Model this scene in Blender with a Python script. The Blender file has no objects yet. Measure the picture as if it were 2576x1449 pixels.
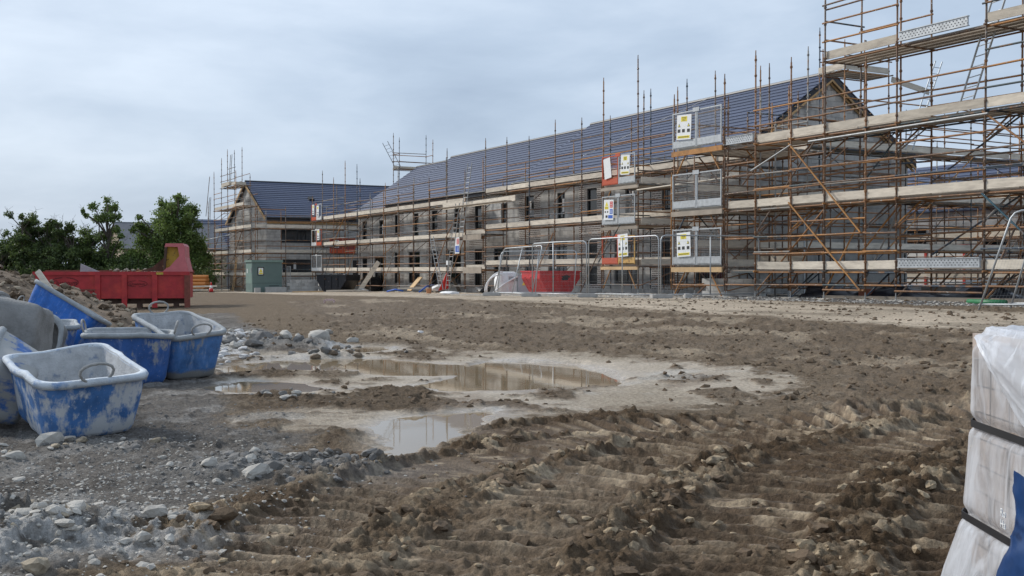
import bpy, bmesh, math, random
import numpy as np
from mathutils import Vector, Matrix, Euler

S = bpy.context.scene
COL = S.collection
random.seed(7)
R = math.radians
# ------------------------------------------------------------------ camera
EYE = 1.5
YAW = 61.28                      # degrees, facade direction is the world X axis
cam_d = bpy.data.cameras.new('camera')
cam = bpy.data.objects.new('camera', cam_d)
COL.objects.link(cam)
cam.location = (0, 0, EYE)
cam.rotation_euler = (R(90 - 0.885), 0, R(YAW))
cam_d.sensor_width = 36
cam_d.lens = 36 * 2750 / 2575
cam_d.clip_start = 0.05
cam_d.clip_end = 3000
S.camera = cam
# ------------------------------------------------------------------ sky + sun
SUN_EL, SUN_AZ = 36.0, 240.0     # azimuth in degrees from +Y clockwise
W = bpy.data.worlds.new('World'); S.world = W; W.use_nodes = True
nt = W.node_tree; nt.nodes.clear()
def N(tree, typ, **kw):
    n = tree.nodes.new(typ)
    for k, v in kw.items():
        if k in n.inputs.keys() if isinstance(k, str) else False: n.inputs[k].default_value = v
        else: setattr(n, k, v)
    return n
wo = N(nt, 'ShaderNodeOutputWorld'); bg = N(nt, 'ShaderNodeBackground'); bg.inputs[1].default_value = 0.1
sky = N(nt, 'ShaderNodeTexSky'); sky.sky_type = 'NISHITA'; sky.sun_disc = False
sky.sun_elevation = R(SUN_EL); sky.sun_rotation = R(SUN_AZ); sky.dust_density = 3.0; sky.ozone_density = 2.0
tc = N(nt, 'ShaderNodeTexCoord')
def cloud_noise(scale, sx, sz, detail, rough, seed):
    mp = N(nt, 'ShaderNodeMapping'); mp.inputs['Scale'].default_value = (sx, sx, sz); mp.inputs['Location'].default_value = (seed, seed*.7, 0)
    mp.inputs['Rotation'].default_value = (0.12, -0.1, 0)
    nt.links.new(tc.outputs['Generated'], mp.inputs[0])
    n = N(nt, 'ShaderNodeTexNoise'); n.inputs['Scale'].default_value = scale; n.inputs['Detail'].default_value = detail; n.inputs['Roughness'].default_value = rough
    n.inputs['Distortion'].default_value = 0.3
    nt.links.new(mp.outputs[0], n.inputs['Vector']); return n
n1 = cloud_noise(2.2, 1, 3.2, 6, .52, 2.3); n2 = cloud_noise(7.0, 1, 3.5, 5, .55, 5.1)
add = N(nt, 'ShaderNodeMath', operation='MULTIPLY_ADD'); nt.links.new(n2.outputs[0], add.inputs[0]); add.inputs[1].default_value = 0.28; nt.links.new(n1.outputs[0], add.inputs[2])
cr = N(nt, 'ShaderNodeValToRGB'); el = cr.color_ramp
el.elements[0].position = 0.38; el.elements[0].color = (1.85, 2.35, 3.1, 1)
el.elements[1].position = 0.92; el.elements[1].color = (4.2, 4.75, 5.45, 1)
e = el.elements.new(0.61); e.color = (2.65, 3.22, 4.0, 1)
nt.links.new(add.outputs[0], cr.inputs[0])
mx = N(nt, 'ShaderNodeMixRGB'); mx.inputs[0].default_value = 0.9
nt.links.new(sky.outputs[0], mx.inputs[1]); nt.links.new(cr.outputs[0], mx.inputs[2])
nt.links.new(mx.outputs[0], bg.inputs[0]); nt.links.new(bg.outputs[0], wo.inputs[0])
sl = bpy.data.lights.new('sun', 'SUN'); sl.energy = 1.5; sl.angle = R(10); sl.color = (1.0, 0.96, 0.9)
so = bpy.data.objects.new('sun', sl); COL.objects.link(so)
sd = Vector((math.sin(R(SUN_AZ)) * math.cos(R(SUN_EL)), math.cos(R(SUN_AZ)) * math.cos(R(SUN_EL)), math.sin(R(SUN_EL))))
so.rotation_euler = sd.to_track_quat('Z', 'Y').to_euler()
S.view_settings.view_transform = 'Standard'; S.view_settings.look = 'None'
S.view_settings.exposure = 0.97; S.view_settings.gamma = 1.0
S.render.engine = 'CYCLES'
S.cycles.use_denoising = True
S.cycles.max_bounces = 6; S.cycles.transparent_max_bounces = 12

# ------------------------------------------------------------------ site frame
SA, CA = math.sin(R(90 - YAW)), math.cos(R(90 - YAW))
def L(r, d, z=0.0):              # metres right of / ahead of the standpoint -> world
    return Vector((SA * r - CA * d, CA * r + SA * d, z))
def sstep(a, b, x):
    t = np.clip((x - a) / (b - a), 0, 1); return t * t * (3 - 2 * t)
_ZX = [-140, -110, -90, -74, -58, -40, -26, -10, 40]; _ZZ = [-.3, -.3, -.2, .05, .22, .5, .66, .74, .74]
def terr(x, y):                  # broad lie of the land
    zf = np.interp(x, _ZX, _ZZ)
    return zf * sstep(7, 19, y)
def gz(x, y): return float(terr(np.array(x, float), np.array(y, float)))

# ------------------------------------------------------------------ materials
MATS = {}
def mat(name, col, rough=.8, metal=0.0, spec=.5, var=.25, scale=6.0, col2=None, mixlo=.45, mixhi=.6, mscale=3.0, bump=0.0, bscale=30.0, objrand=0.0, alpha=1.0, trans=0.0, stretch=(1,1,1), wear2=None):
    """principled with noise tone variation, an optional second colour in patches and bump"""
    if name in MATS: return MATS[name]
    m = bpy.data.materials.new(name); m.use_nodes = True; t = m.node_tree
    b = t.nodes['Principled BSDF']
    b.inputs['Roughness'].default_value = rough; b.inputs['Metallic'].default_value = metal
    b.inputs['Specular IOR Level'].default_value = spec
    geo = N(t, 'ShaderNodeNewGeometry'); mp = N(t, 'ShaderNodeMapping'); mp.inputs['Scale'].default_value = stretch
    t.links.new(geo.outputs['Position'], mp.inputs[0])
    def noise(sc, det=5):
        n = N(t, 'ShaderNodeTexNoise'); n.inputs['Scale'].default_value = sc; n.inputs['Detail'].default_value = det; n.inputs['Roughness'].default_value = .6
        t.links.new(mp.outputs[0], n.inputs['Vector']); return n
    cur = None
    rgb = N(t, 'ShaderNodeRGB'); rgb.outputs[0].default_value = (*col, 1); cur = rgb.outputs[0]
    def patches(cur, c2, lo, hi, sc):
        n = noise(sc, 7); r = N(t, 'ShaderNodeMapRange'); r.inputs[1].default_value = lo; r.inputs[2].default_value = hi
        t.links.new(n.outputs[0], r.inputs[0]); x = N(t, 'ShaderNodeMixRGB'); t.links.new(r.outputs[0], x.inputs[0])
        t.links.new(cur, x.inputs[1]); x.inputs[2].default_value = (*c2, 1); return x.outputs[0]
    if col2: cur = patches(cur, col2, mixlo, mixhi, mscale)
    if wear2: cur = patches(cur, wear2[0], wear2[1], wear2[2], wear2[3])
    if var:
        n = noise(scale); r = N(t, 'ShaderNodeMapRange'); r.inputs[1].default_value = .25; r.inputs[2].default_value = .75
        r.inputs[3].default_value = 1 - var; r.inputs[4].default_value = 1 + var
        t.links.new(n.outputs[0], r.inputs[0]); x = N(t, 'ShaderNodeVectorMath', operation='SCALE')
        t.links.new(cur, x.inputs[0]); t.links.new(r.outputs[0], x.inputs['Scale']); cur = x.outputs[0]
    if objrand:
        oi = N(t, 'ShaderNodeObjectInfo'); r = N(t, 'ShaderNodeMapRange'); r.inputs[3].default_value = 1 - objrand; r.inputs[4].default_value = 1 + objrand
        t.links.new(oi.outputs['Random'], r.inputs[0]); x = N(t, 'ShaderNodeVectorMath', operation='SCALE')
        t.links.new(cur, x.inputs[0]); t.links.new(r.outputs[0], x.inputs['Scale']); cur = x.outputs[0]
    t.links.new(cur, b.inputs['Base Color'])
    if bump:
        n = noise(bscale, 6); bp = N(t, 'ShaderNodeBump'); bp.inputs['Strength'].default_value = bump; bp.inputs['Distance'].default_value = .02
        t.links.new(n.outputs[0], bp.inputs['Height']); t.links.new(bp.outputs[0], b.inputs['Normal'])
    b.inputs['Alpha'].default_value = alpha
    b.inputs['Transmission Weight'].default_value = trans
    MATS[name] = m; return m

def tube_material():
    m = bpy.data.materials.new('scaffold_tube'); m.use_nodes = True; t = m.node_tree; b = t.nodes['Principled BSDF']
    oi = N(t, 'ShaderNodeObjectInfo'); cr = N(t, 'ShaderNodeValToRGB'); cr.color_ramp.interpolation = 'CONSTANT'
    cols = [(0, (.15, .085, .052)), (.16, (.24, .12, .058)), (.32, (.31, .148, .058)), (.47, (.12, .082, .06)), (.56, (.43, .20, .06)),
            (.67, (.15, .11, .085)), (.77, (.045, .065, .09)), (.85, (.28, .265, .24)), (.93, (.07, .09, .095))]
    el = cr.color_ramp.elements
    el[0].position = 0; el[0].color = (*cols[0][1], 1); el[1].position = cols[1][0]; el[1].color = (*cols[1][1], 1)
    for p, c in cols[2:]: x = el.new(p); x.color = (*c, 1)
    t.links.new(oi.outputs['Random'], cr.inputs[0])
    geo = N(t, 'ShaderNodeNewGeometry'); n = N(t, 'ShaderNodeTexNoise'); n.inputs['Scale'].default_value = 3.5; n.inputs['Detail'].default_value = 6; n.inputs['Roughness'].default_value = .65
    t.links.new(geo.outputs['Position'], n.inputs['Vector'])
    r = N(t, 'ShaderNodeMapRange'); r.inputs[1].default_value = .5; r.inputs[2].default_value = .64; t.links.new(n.outputs[0], r.inputs[0])
    x = N(t, 'ShaderNodeMixRGB'); t.links.new(r.outputs[0], x.inputs[0]); t.links.new(cr.outputs[0], x.inputs[1]); x.inputs[2].default_value = (.27, .13, .05, 1)
    n2 = N(t, 'ShaderNodeTexNoise'); n2.inputs['Scale'].default_value = 14; t.links.new(geo.outputs['Position'], n2.inputs['Vector'])
    r2 = N(t, 'ShaderNodeMapRange'); r2.inputs[1].default_value = .62; r2.inputs[2].default_value = .72; t.links.new(n2.outputs[0], r2.inputs[0])
    x2 = N(t, 'ShaderNodeMixRGB'); t.links.new(r2.outputs[0], x2.inputs[0]); t.links.new(x.outputs[0], x2.inputs[1]); x2.inputs[2].default_value = (.36, .33, .29, 1)
    t.links.new(x2.outputs[0], b.inputs['Base Color']); b.inputs['Roughness'].default_value = .7
    MATS['tube'] = m; return m
TUBE = tube_material()
M_ORANGE = mat('orange_rust_tube', (.42, .2, .06), .7, var=.3, scale=5, col2=(.25, .12, .05), mixlo=.5, mixhi=.7)
M_TEAL = mat('teal_painted_tube', (.03, .09, .12), .6, var=.3, col2=(.2, .1, .05), mixlo=.6, mixhi=.7)
M_GALV = mat('galvanised_steel', (.46, .48, .49), .5, .6, var=.2, scale=8)
M_GALVD = mat('dull_galvanised_tube', (.36, .37, .37), .55, .4, var=.25, scale=8)
M_BOARD = mat('scaffold_board_timber', (.62, .55, .45), .85, var=.22, scale=2.2, col2=(.44, .38, .31), mixlo=.5, mixhi=.72, mscale=1.4, objrand=.16, stretch=(1, 1, 5))
M_DECK = mat('worn_deck_timber', (.33, .28, .225), .9, var=.25, scale=2.2, objrand=.25)
M_NEWWOOD = mat('new_softwood', (.55, .37, .19), .8, var=.2, scale=3, objrand=.15)
M_BLOCK = mat('concrete_block', (.52, .51, .485), .95, var=.14, scale=2.5, col2=(.31, .305, .29), mixlo=.5, mixhi=.7, mscale=1.2, objrand=.13, bump=.25, bscale=60)
M_MORTAR = mat('mortar', (.30, .295, .285), .95, var=.2, scale=2)
M_BRICK = mat('dark_grey_brick', (.22, .19, .175), .9, var=.3, scale=9, objrand=.1)
M_WMORTAR = mat('pale_brick_mortar', (.74, .72, .68), .95, var=.15)
M_TILE = mat('roof_tile', (.06, .076, .128), .55, var=.15, scale=5, spec=.5, objrand=.09)
M_TILED = mat('dark_fascia', (.028, .03, .038), .5, var=.1)
M_FRAME = mat('anthracite_frame', (.025, .028, .032), .5, var=.1)
M_GLASS = mat('dark_glass', (.012, .015, .018), .06, var=0)
M_DARK = mat('dark_interior', (.02, .02, .02), .9, var=.2)
M_WHITE = mat('white_sheet', (.78, .78, .77), .6, var=.06)
M_BLACK = mat('black_plastic', (.018, .018, .02), .45, var=.3)
M_CONC = mat('pale_concrete', (.43, .42, .40), .9, var=.18, bump=.2, bscale=40)
M_SIGNW = mat('sign_white', (.82, .83, .82), .5, var=.05)
M_SIGNY = mat('sign_yellow', (.8, .66, .05), .5, var=.05)
M_SIGNK = mat('sign_black', (.02, .02, .02), .5, var=0)
M_HOLE = mat('perforation_shadow', (.13, .135, .14), .8, var=0)
M_SIGNR = mat('sign_red', (.6, .05, .05), .5, var=.05)
M_SIGNB = mat('sign_blue', (.03, .12, .5), .5, var=.05)
M_GATER = mat('red_gate_paint', (.52, .085, .03), .55, var=.2, col2=(.3, .05, .025), mixlo=.55, mixhi=.7, mscale=6)
M_GATEY = mat('yellow_gate_paint', (.6, .36, .1), .55, var=.2, col2=(.3, .16, .06), mixlo=.52, mixhi=.6, mscale=7)

# ------------------------------------------------------------------ object helpers
def link(o, parent=None):
    COL.objects.link(o)
    if parent is not None: o.parent = parent
    return o
def tag(o, label=None, cat=None, group=None, kind=None):
    if label: o['label'] = label
    if cat: o['category'] = cat
    if group: o['group'] = group
    if kind: o['kind'] = kind
    return o
def thing(name, loc, label, cat, group=None, rot=None):
    o = bpy.data.objects.new(name, None); COL.objects.link(o); o.location = loc; o.empty_display_size = .2
    if rot is not None: o.rotation_euler = rot
    return tag(o, label, cat, group)
def base(p):                     # a parent's own offset (parents without rotation)
    return p.location if p is not None else Vector((0, 0, 0))
def mesh_from(name, verts, faces, m=None, smooth=False):
    me = bpy.data.meshes.new(name); me.from_pydata([tuple(v) for v in verts], [], faces)
    if m: me.materials.append(m)
    if smooth:
        me.polygons.foreach_set('use_smooth', [True] * len(me.polygons))
    me.update(); return me
class MB:
    """collects simple solids into one mesh"""
    def __init__(s): s.v = []; s.f = []
    def add(s, vs, fs):
        k = len(s.v); s.v += [tuple(v) for v in vs]; s.f += [tuple(i + k for i in f) for f in fs]; return s
    def box(s, c, sz, rot=None):
        x, y, z = (q / 2 for q in sz); vs = [Vector(p) for p in ((-x,-y,-z),(x,-y,-z),(x,y,-z),(-x,y,-z),(-x,-y,z),(x,-y,z),(x,y,z),(-x,y,z))]
        if rot is not None: vs = [rot @ v for v in vs]
        c = Vector(c)
        return s.add([v + c for v in vs], [(0,3,2,1),(4,5,6,7),(0,1,5,4),(1,2,6,5),(2,3,7,6),(3,0,4,7)])
    def tube(s, a, b, r, n=8, r2=None, caps=True):
        a = Vector(a); b = Vector(b); r2 = r if r2 is None else r2
        d = (b - a).normalized(); u = d.orthogonal().normalized(); w = d.cross(u)
        vs = []
        for p, q in ((a, r), (b, r2)):
            vs += [p + (u * math.cos(2*math.pi*i/n) + w * math.sin(2*math.pi*i/n)) * q for i in range(n)]
        fs = [(i, (i+1) % n, n + (i+1) % n, n + i) for i in range(n)]
        if caps: fs += [tuple(range(n-1, -1, -1)), tuple(range(n, 2*n))]
        return s.add(vs, fs)
    def path(s, pts, r, n=6, closed=False):
        pts = [Vector(p) for p in pts]; k = len(pts); vs = []
        u = None
        for i, p in enumerate(pts):
            if closed: d = pts[(i+1) % k] - pts[i-1]
            else: d = pts[min(i+1, k-1)] - pts[max(i-1, 0)]
            d.normalize()
            if u is None: u = d.orthogonal().normalized()
            else:
                u = u - d * u.dot(d)
                u = u.normalized() if u.length > 1e-6 else d.orthogonal().normalized()
            w = d.cross(u)
            vs += [p + (u * math.cos(2*math.pi*j/n) + w * math.sin(2*math.pi*j/n)) * r for j in range(n)]
        fs = []
        for i in range(k if closed else k - 1):
            a, b = i * n, ((i + 1) % k) * n
            fs += [(a + j, a + (j+1) % n, b + (j+1) % n, b + j) for j in range(n)]
        if not closed: fs += [tuple(range(n-1, -1, -1)), tuple(range((k-1)*n, k*n))]
        return s.add(vs, fs)
    def prism(s, poly, y0, y1, M=None):
        """polygon in (x,z) extruded along y"""
        n = len(poly); vs = [Vector((x, y0, z)) for x, z in poly] + [Vector((x, y1, z)) for x, z in poly]
        if M is not None: vs = [M @ v for v in vs]
        return s.add(vs, [tuple(range(n)), tuple(range(2*n-1, n-1, -1))] + [(i, n+i, n+(i+1) % n, (i+1) % n) for i in range(n)])
    def build(s, name, m, parent=None, smooth=False, loc=None, rot=None, local=False):
        me = mesh_from(name, s.v, s.f, m, smooth)
        o = bpy.data.objects.new(name, me); link(o, parent)
        if parent is not None and not local:
            o.location = -base(parent)
        if loc is not None: o.location = loc
        if rot is not None: o.rotation_euler = rot
        return o
_UC = {}
def unit(kind, m):
    k = (kind, m.name)
    if k not in _UC:
        b = MB()
        if kind == 'cube': b.box((0, 0, 0), (1, 1, 1))
        elif kind == 'tube': b.tube((0, 0, 0), (0, 0, 1), 1, 8)
        elif kind == 'board':     # plank along z with metal-free chamfered ends
            b.box((0, 0, .5), (1, 1, 1))
        _UC[k] = mesh_from(kind + '_' + m.name, b.v, b.f, m)
        if kind == 'tube':
            for p in _UC[k].polygons: p.use_smooth = len(p.vertices) == 4
    return _UC[k]
def box(name, c, sz, m, parent=None, rot=None):
    o = bpy.data.objects.new(name, unit('cube', m)); link(o, parent)
    o.location = Vector(c) - base(parent); o.scale = sz
    if rot is not None: o.rotation_euler = rot
    return o
TR = 0.0265
def tube(name, a, b, m=None, parent=None, r=TR):
    a = Vector(a); b = Vector(b); d = b - a
    o = bpy.data.objects.new(name, unit('tube', m or TUBE)); link(o, parent)
    o.location = a - base(parent); o.scale = (r, r, d.length); o.rotation_mode = 'QUATERNION'
    o.rotation_quaternion = d.to_track_quat('Z', 'Y'); return o
def plank(name, a, b, w, h, m, parent=None, up=Vector((0, 0, 1))):
    """box of section w x h from a to b, h measured along up"""
    a = Vector(a); b = Vector(b); d = (b - a); ln = d.length; d.normalize()
    x = d.cross(up).normalized(); y = d.cross(x)
    M = Matrix((( x.x, y.x, d.x), (x.y, y.y, d.y), (x.z, y.z, d.z)))
    o = bpy.data.objects.new(name, unit('board', m)); link(o, parent)
    o.location = a - base(parent); o.scale = (w, h, ln); o.rotation_mode = 'QUATERNION'; o.rotation_quaternion = M.to_quaternion(); return o
_ST = {}
def standard_mesh(h):
    h = round(h * 4) / 4
    if h not in _ST:
        b = MB(); b.tube((0,0,0), (0,0,h), TR, 8)
        z = .35
        while z < h - .1:
            b.tube((0,0,z-.035), (0,0,z+.0), .032, 8, .047); b.tube((0,0,z+.0), (0,0,z+.05), .047, 8, .030); z += .5
        if h > 3: b.tube((0,0,h-.001), (0,0,h+.16), .017, 6)
        _ST[h] = mesh_from('standard', b.v, b.f, TUBE)
        for p in _ST[h].polygons: p.use_smooth = len(p.vertices) == 4
    return _ST[h]
def standard(p, top, parent, m=None):
    h = top - p[2]
    o = bpy.data.objects.new('standard', standard_mesh(h)); link(o, parent); o.location = Vector(p) - base(parent)
    o.rotation_euler = (random.gauss(0, .003), random.gauss(0, .003), random.random()*6)
    return o
_FT = {}
def text_mesh(txt, size, m, shear=0.0, align='CENTER'):
    k = (txt, size, m.name, shear)
    if k in _FT: return _FT[k]
    cu = bpy.data.curves.new('text', 'FONT'); cu.body = txt; cu.size = size; cu.shear = shear; cu.align_x = align; cu.align_y = 'CENTER'; cu.extrude = .0015
    o = bpy.data.objects.new('text', cu); COL.objects.link(o)
    dg = bpy.context.evaluated_depsgraph_get(); me = bpy.data.meshes.new_from_object(o.evaluated_get(dg))
    bpy.data.objects.remove(o); bpy.data.curves.remove(cu)
    me.materials.clear(); me.materials.append(m); _FT[k] = me; return me
# ================================================================== GROUND
def _hash(ix, iy, seed):
    h = (ix.astype(np.int64) * 374761393 + iy.astype(np.int64) * 668265263 + seed * 974634777) & 0xFFFFFFFF
    h = ((h ^ (h >> 13)) * 1274126177) & 0xFFFFFFFF
    return ((h ^ (h >> 16)) & 0xFFFFFF) / float(0xFFFFFF)
def vnoise(x, y, seed=0):
    ix = np.floor(x); iy = np.floor(y); fx = x - ix; fy = y - iy
    u = fx*fx*fx*(fx*(fx*6-15)+10); v = fy*fy*fy*(fy*(fy*6-15)+10)
    a = _hash(ix, iy, seed); b = _hash(ix+1, iy, seed); c = _hash(ix, iy+1, seed); d = _hash(ix+1, iy+1, seed)
    return (a*(1-u)+b*u)*(1-v) + (c*(1-u)+d*u)*v            # 0..1
def fbm(x, y, oct=4, seed=0, gain=.5, lac=2.03):
    s = np.zeros_like(x); a = 1.0; t = 0.0
    for i in range(oct):
        s += a * (vnoise(x, y, seed + i*17) - .5); t += a; a *= gain
        x, y = x*lac*.8 - y*lac*.6 + 3.7, x*lac*.6 + y*lac*.8 + 1.3
    return s / t                                             # about -.5..+.5
def ridged(x, y, oct=4, seed=0):
    s = np.zeros_like(x); a = 1.0; t = 0.0
    for i in range(oct):
        n = 1 - np.abs(vnoise(x, y, seed + i*31)*2 - 1); s += a*n*n; t += a; a *= .5
        x, y = x*1.7 - y*1.2 + 5.1, x*1.2 + y*1.7 + 2.9
    return s / t                                             # 0..1
def worley(x, y, seed=0):
    ix = np.floor(x); iy = np.floor(y); best = np.full(x.shape, 9.0); val = np.zeros_like(x)
    for a in (-1, 0, 1):
        for b in (-1, 0, 1):
            cx = ix + a; cy = iy + b; h1 = _hash(cx, cy, seed); h2 = _hash(cx, cy, seed+5)
            q = (cx + .15 + .7*h1 - x)**2 + (cy + .15 + .7*h2 - y)**2; m = q < best; best = np.where(m, q, best); val = np.where(m, _hash(cx, cy, seed+9), val)
    return np.sqrt(best), val
def clods(x, y, seed, thr):
    """separate rounded lumps: 0..1 height, only in a share of the cells"""
    f, v = worley(x + .5*fbm(x*1.7, y*1.7, 2, seed+3), y + .5*fbm(x*1.7+7, y*1.7, 2, seed+4), seed); rad = .25 + .35*v
    return np.sqrt(np.clip(1 - (f/rad)**2, 0, 1)) * (v > thr) * (.4 + .6*v)
def plates(x, y, seed):
    """broken chunks: every cell has its own height and tilt"""
    ix = np.floor(x); iy = np.floor(y); b1 = np.full(x.shape, 9.0); b2 = np.full(x.shape, 9.0); hh = np.zeros_like(x)
    for a in (-1, 0, 1):
        for b in (-1, 0, 1):
            cx = ix + a; cy = iy + b; ox = x-(cx+.15+.7*_hash(cx, cy, seed)); oy = y-(cy+.15+.7*_hash(cx, cy, seed+5)); q = np.sqrt(ox*ox+oy*oy)
            h_ = _hash(cx, cy, seed+9) + (ox*(_hash(cx, cy, seed+11)-.5) + oy*(_hash(cx, cy, seed+13)-.6))*1.3; m = q < b1
            b2 = np.where(m, b1, np.minimum(b2, q)); hh = np.where(m, h_, hh); b1 = np.where(m, q, b1)
    return hh*sstep(.0, .3, b2-b1)
def billow(x, y, oct=4, seed=0, gain=.5):
    """rounded lumps with sharp creases between them, 0..1"""
    s = np.zeros_like(x); a = 1.0; t = 0.0
    for i in range(oct):
        s += a*np.abs(vnoise(x, y, seed+i*13)*2-1); t += a; a *= gain
        x, y = x*1.75 - y*1.05 + 4.1, x*1.05 + y*1.75 + 7.7
    return s/t
def pdist(px, py, poly):
    """signed distance to a polygon, positive inside"""
    n = len(poly); best = np.full(px.shape, 1e9); ins = np.zeros(px.shape, bool)
    for i in range(n):
        x0, y0 = poly[i]; x1, y1 = poly[(i+1) % n]; dx, dy = x1-x0, y1-y0
        t = np.clip(((px-x0)*dx + (py-y0)*dy) / (dx*dx+dy*dy+1e-12), 0, 1)
        best = np.minimum(best, np.hypot(px-x0-t*dx, py-y0-t*dy))
        c = ((y0 > py) != (y1 > py)) & (px < dx*(py-y0)/(dy if dy else 1e-9) + x0)
        ins ^= c
    return np.where(ins, best, -best)
ROUGH = [(-2.6,4.0),(-1.94,5.37),(-1.87,5.98),(-1.8,6.77),(-1.69,7.88),(-1.43,9.2),(-1.05,8.81),(-.83,8.81),(-.4,10.11),(-.14,10.48),(.88,11.35),(2.49,11.17),(3.82,11.49),(5.44,11.74),(7,9.46),(7,0),(-2.6,0)]
SLURRY = [(-3.42,12.57),(-4.65,16.63),(-4.67,19.82),(-3.93,22.17),(-2.24,21.39),(-.27,19.9),(1.2,18.6),(2.3,16.8),(3.4,15.4),(3.9,14.2),(3.3,13.2),(2.6,12.3),(1.8,11.6),(.89,11.51),(-.33,10.36),(-.92,8.81),(-1.17,9.0),(-1.85,9.62),(-2.39,10.11),(-2.8,11.51)]
DARK = [(-9.5,46),(-2.7,39.65),(.15,32.54),(3.77,25.14),(6.03,20.39),(7.34,17.34),(7.8,16.33),(8.5,11.0),(3.2,11.2),(3.1,12.6),(4.3,14.2),(3.4,16.2),(1.44,18.67),(-1.48,21.73),(-4.17,26.22),(-6.01,32.54)]
ROAD = [(-40,110),(-14.18,104),(-.6,66.8),(3.6,44.44),(7.0,30.52),(8.4,24.5),(9.3,21.26),(10.4,18),(12,13),(14,8),(12,6),(9,12.5),(7.38,17.44),(6.09,20.59),(3.86,25.75),(.15,34.07),(-4.62,44.17),(-18.02,72.06)]
GREY = [(-9,2),(-2.1,4.4),(-1.95,6.16),(-1.83,6.89),(-1.74,8.12),(-1.6,9.41),(-2.44,10.36),(-3.44,12.98),(-5.01,18.93),(-5.56,26.01),(-9.83,37.12),(-15,40),(-30,34)]
CHALK = [(-6.88,25.3),(-6.61,26.43),(-5.61,24.55),(-4.75,20.84),(-4.6,18.0),(-5.3,18.6)]
PUDDLES = [
 ('main', -.012, [(-1.12,14.43),(-.6,15.29),(-.61,17.1),(-.38,18.12),(.28,18.15),(.97,17.48),(1.27,16.4),(1.42,15.17),(1.33,14.43),(.68,14.0),(-.19,13.92),(-.81,14.09)]),
 ('long', -.012, [(-4.49,16.96),(-3.95,18.48),(-3.22,18.93),(-2.23,18.67),(-1.2,17.62),(-.5,16.93),(-.5,15.98),(-1.66,15.85),(-2.35,16.63),(-3.26,16.96),(-4.08,16.3)]),
 ('p3', -.012, [(-3.99,14.09),(-3.61,14.84),(-2.8,14.57),(-2.4,14.09),(-2.91,13.62),(-3.61,13.62)]),
 ('front', -.012, [(-1.35,10.48),(-1.23,11.19),(-.78,11.44),(-.38,11.84),(-.31,11.58),(-.41,10.48),(-.51,10.11),(-.78,9.41),(-.9,8.93),(-1.1,9.24)]),
 ('p5', -.012, [(-3.36,20.63),(-3.28,22.08),(-2.61,21.91),(-2.2,21.01),(-2.58,20.39),(-3.12,20.02)])]
# wheel tracks pressed into the mud: (centre line points, half width)
TRACKS = [
 ([(.35,3.0),(.72,4.4),(1.0,5.5),(1.42,6.7),(2.25,8.3),(3.6,9.8),(6,11.4)], .44),
 ([(-.75,3.0),(-.5,4.6),(-.2,5.7),(.1,6.6),(.5,7.7),(1.35,9.2),(3.0,10.7)], .44),
 ([(-1.9,3.2),(-1.55,4.8),(-1.35,5.9),(-1.05,7.2),(-.5,8.3),(.5,9.5),(1.7,10.6)], .40),
 ([(1.6,3.0),(2.0,4.4),(2.45,5.7),(3.2,7.2),(4.4,8.6),(6.3,10.0)], .46),
 ([(2.9,4.2),(3.5,5.8),(4.4,7.2),(6.0,8.6)], .4)]
TRACKS.append(([(-2.6,8.6),(-1.0,9.6),(1.0,10.7),(3.4,11.2),(6.5,11.0)], .36))
MOUNDS = [(-2.55,6.05,.75,.45,.19),(-3.0,5.6,.6,.5,.24),(-1.62,8.15,.75,.42,.10),(-2.1,8.0,.5,.35,.08),(-3.35,9.1,.8,.35,.06),
          (-4.6,20.8,.9,1.0,.14),(-3.55,21.2,1.2,.9,.16),(-6.2,22.5,1.0,2.0,.25),(-3.15,19.2,.55,.5,.15),(-2.6,12.9,.4,.35,.07),(-2.2,9.1,.5,.25,.08),(-1.45,9.7,.5,.4,.09)]
def track_field(r, d):
    """depth, lug phase and berm weight of all tracks"""
    H = np.zeros_like(r); B = np.zeros_like(r); INN = np.zeros_like(r); LG = np.zeros_like(r)
    for ti, (pts, hw) in enumerate(TRACKS):
        bd = np.full(r.shape, 9.0); side = np.zeros_like(r); arc = np.zeros_like(r); s0 = 0
        # refine the polyline
        P = np.array(pts); tt = np.linspace(0, len(P)-1, 60); k = np.arange(len(P))
        xs = np.interp(tt, k, P[:,0]); ys = np.interp(tt, k, P[:,1])
        for _ in range(6):
            xs[1:-1] = (xs[:-2]+2*xs[1:-1]+xs[2:])/4; ys[1:-1] = (ys[:-2]+2*ys[1:-1]+ys[2:])/4
        for i in range(len(xs)-1):
            dx, dy = xs[i+1]-xs[i], ys[i+1]-ys[i]; ln = math.hypot(dx, dy)
            t = np.clip(((r-xs[i])*dx+(d-ys[i])*dy)/(ln*ln), 0, 1)
            ex = r-xs[i]-t*dx; ey = d-ys[i]-t*dy; q = np.hypot(ex, ey); m = q < bd
            bd = np.where(m, q, bd); side = np.where(m, np.sign(dx*ey-dy*ex), side); arc = np.where(m, s0+t*ln, arc); s0 += ln
        u = bd * side / hw
        inn = 1 - sstep(.82, 1.06, np.abs(u))
        ph = arc/.215 + .30*np.abs(u)**1.6 + .30*fbm(r*1.3, d*1.3, 2, 90+ti) + .10*fbm(r*7, d*7, 2, 93+ti); tt_ = ph - np.floor(ph)
        lug = np.where(tt_ < .13, tt_/.13, (1-tt_)/.87); lug = np.clip(lug*(.8 + 1.0*fbm(r*5, d*5, 3, 95+ti)+.2), 0, 1.3)
        prof = -.055 + .06*lug*(.55+.7*(vnoise(r*1.3, d*1.3, 70+ti)))
        H = H*(1-inn) + prof*inn
        b = np.exp(-((np.abs(u)-1.14-.1*fbm(r*2, d*2, 2, 97))/.26)**2)
        LG = LG*(1-inn) + lug*inn; B = np.maximum(B*(1-inn), b); INN = np.maximum(INN, inn)
    return H, B, INN, LG
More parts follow.
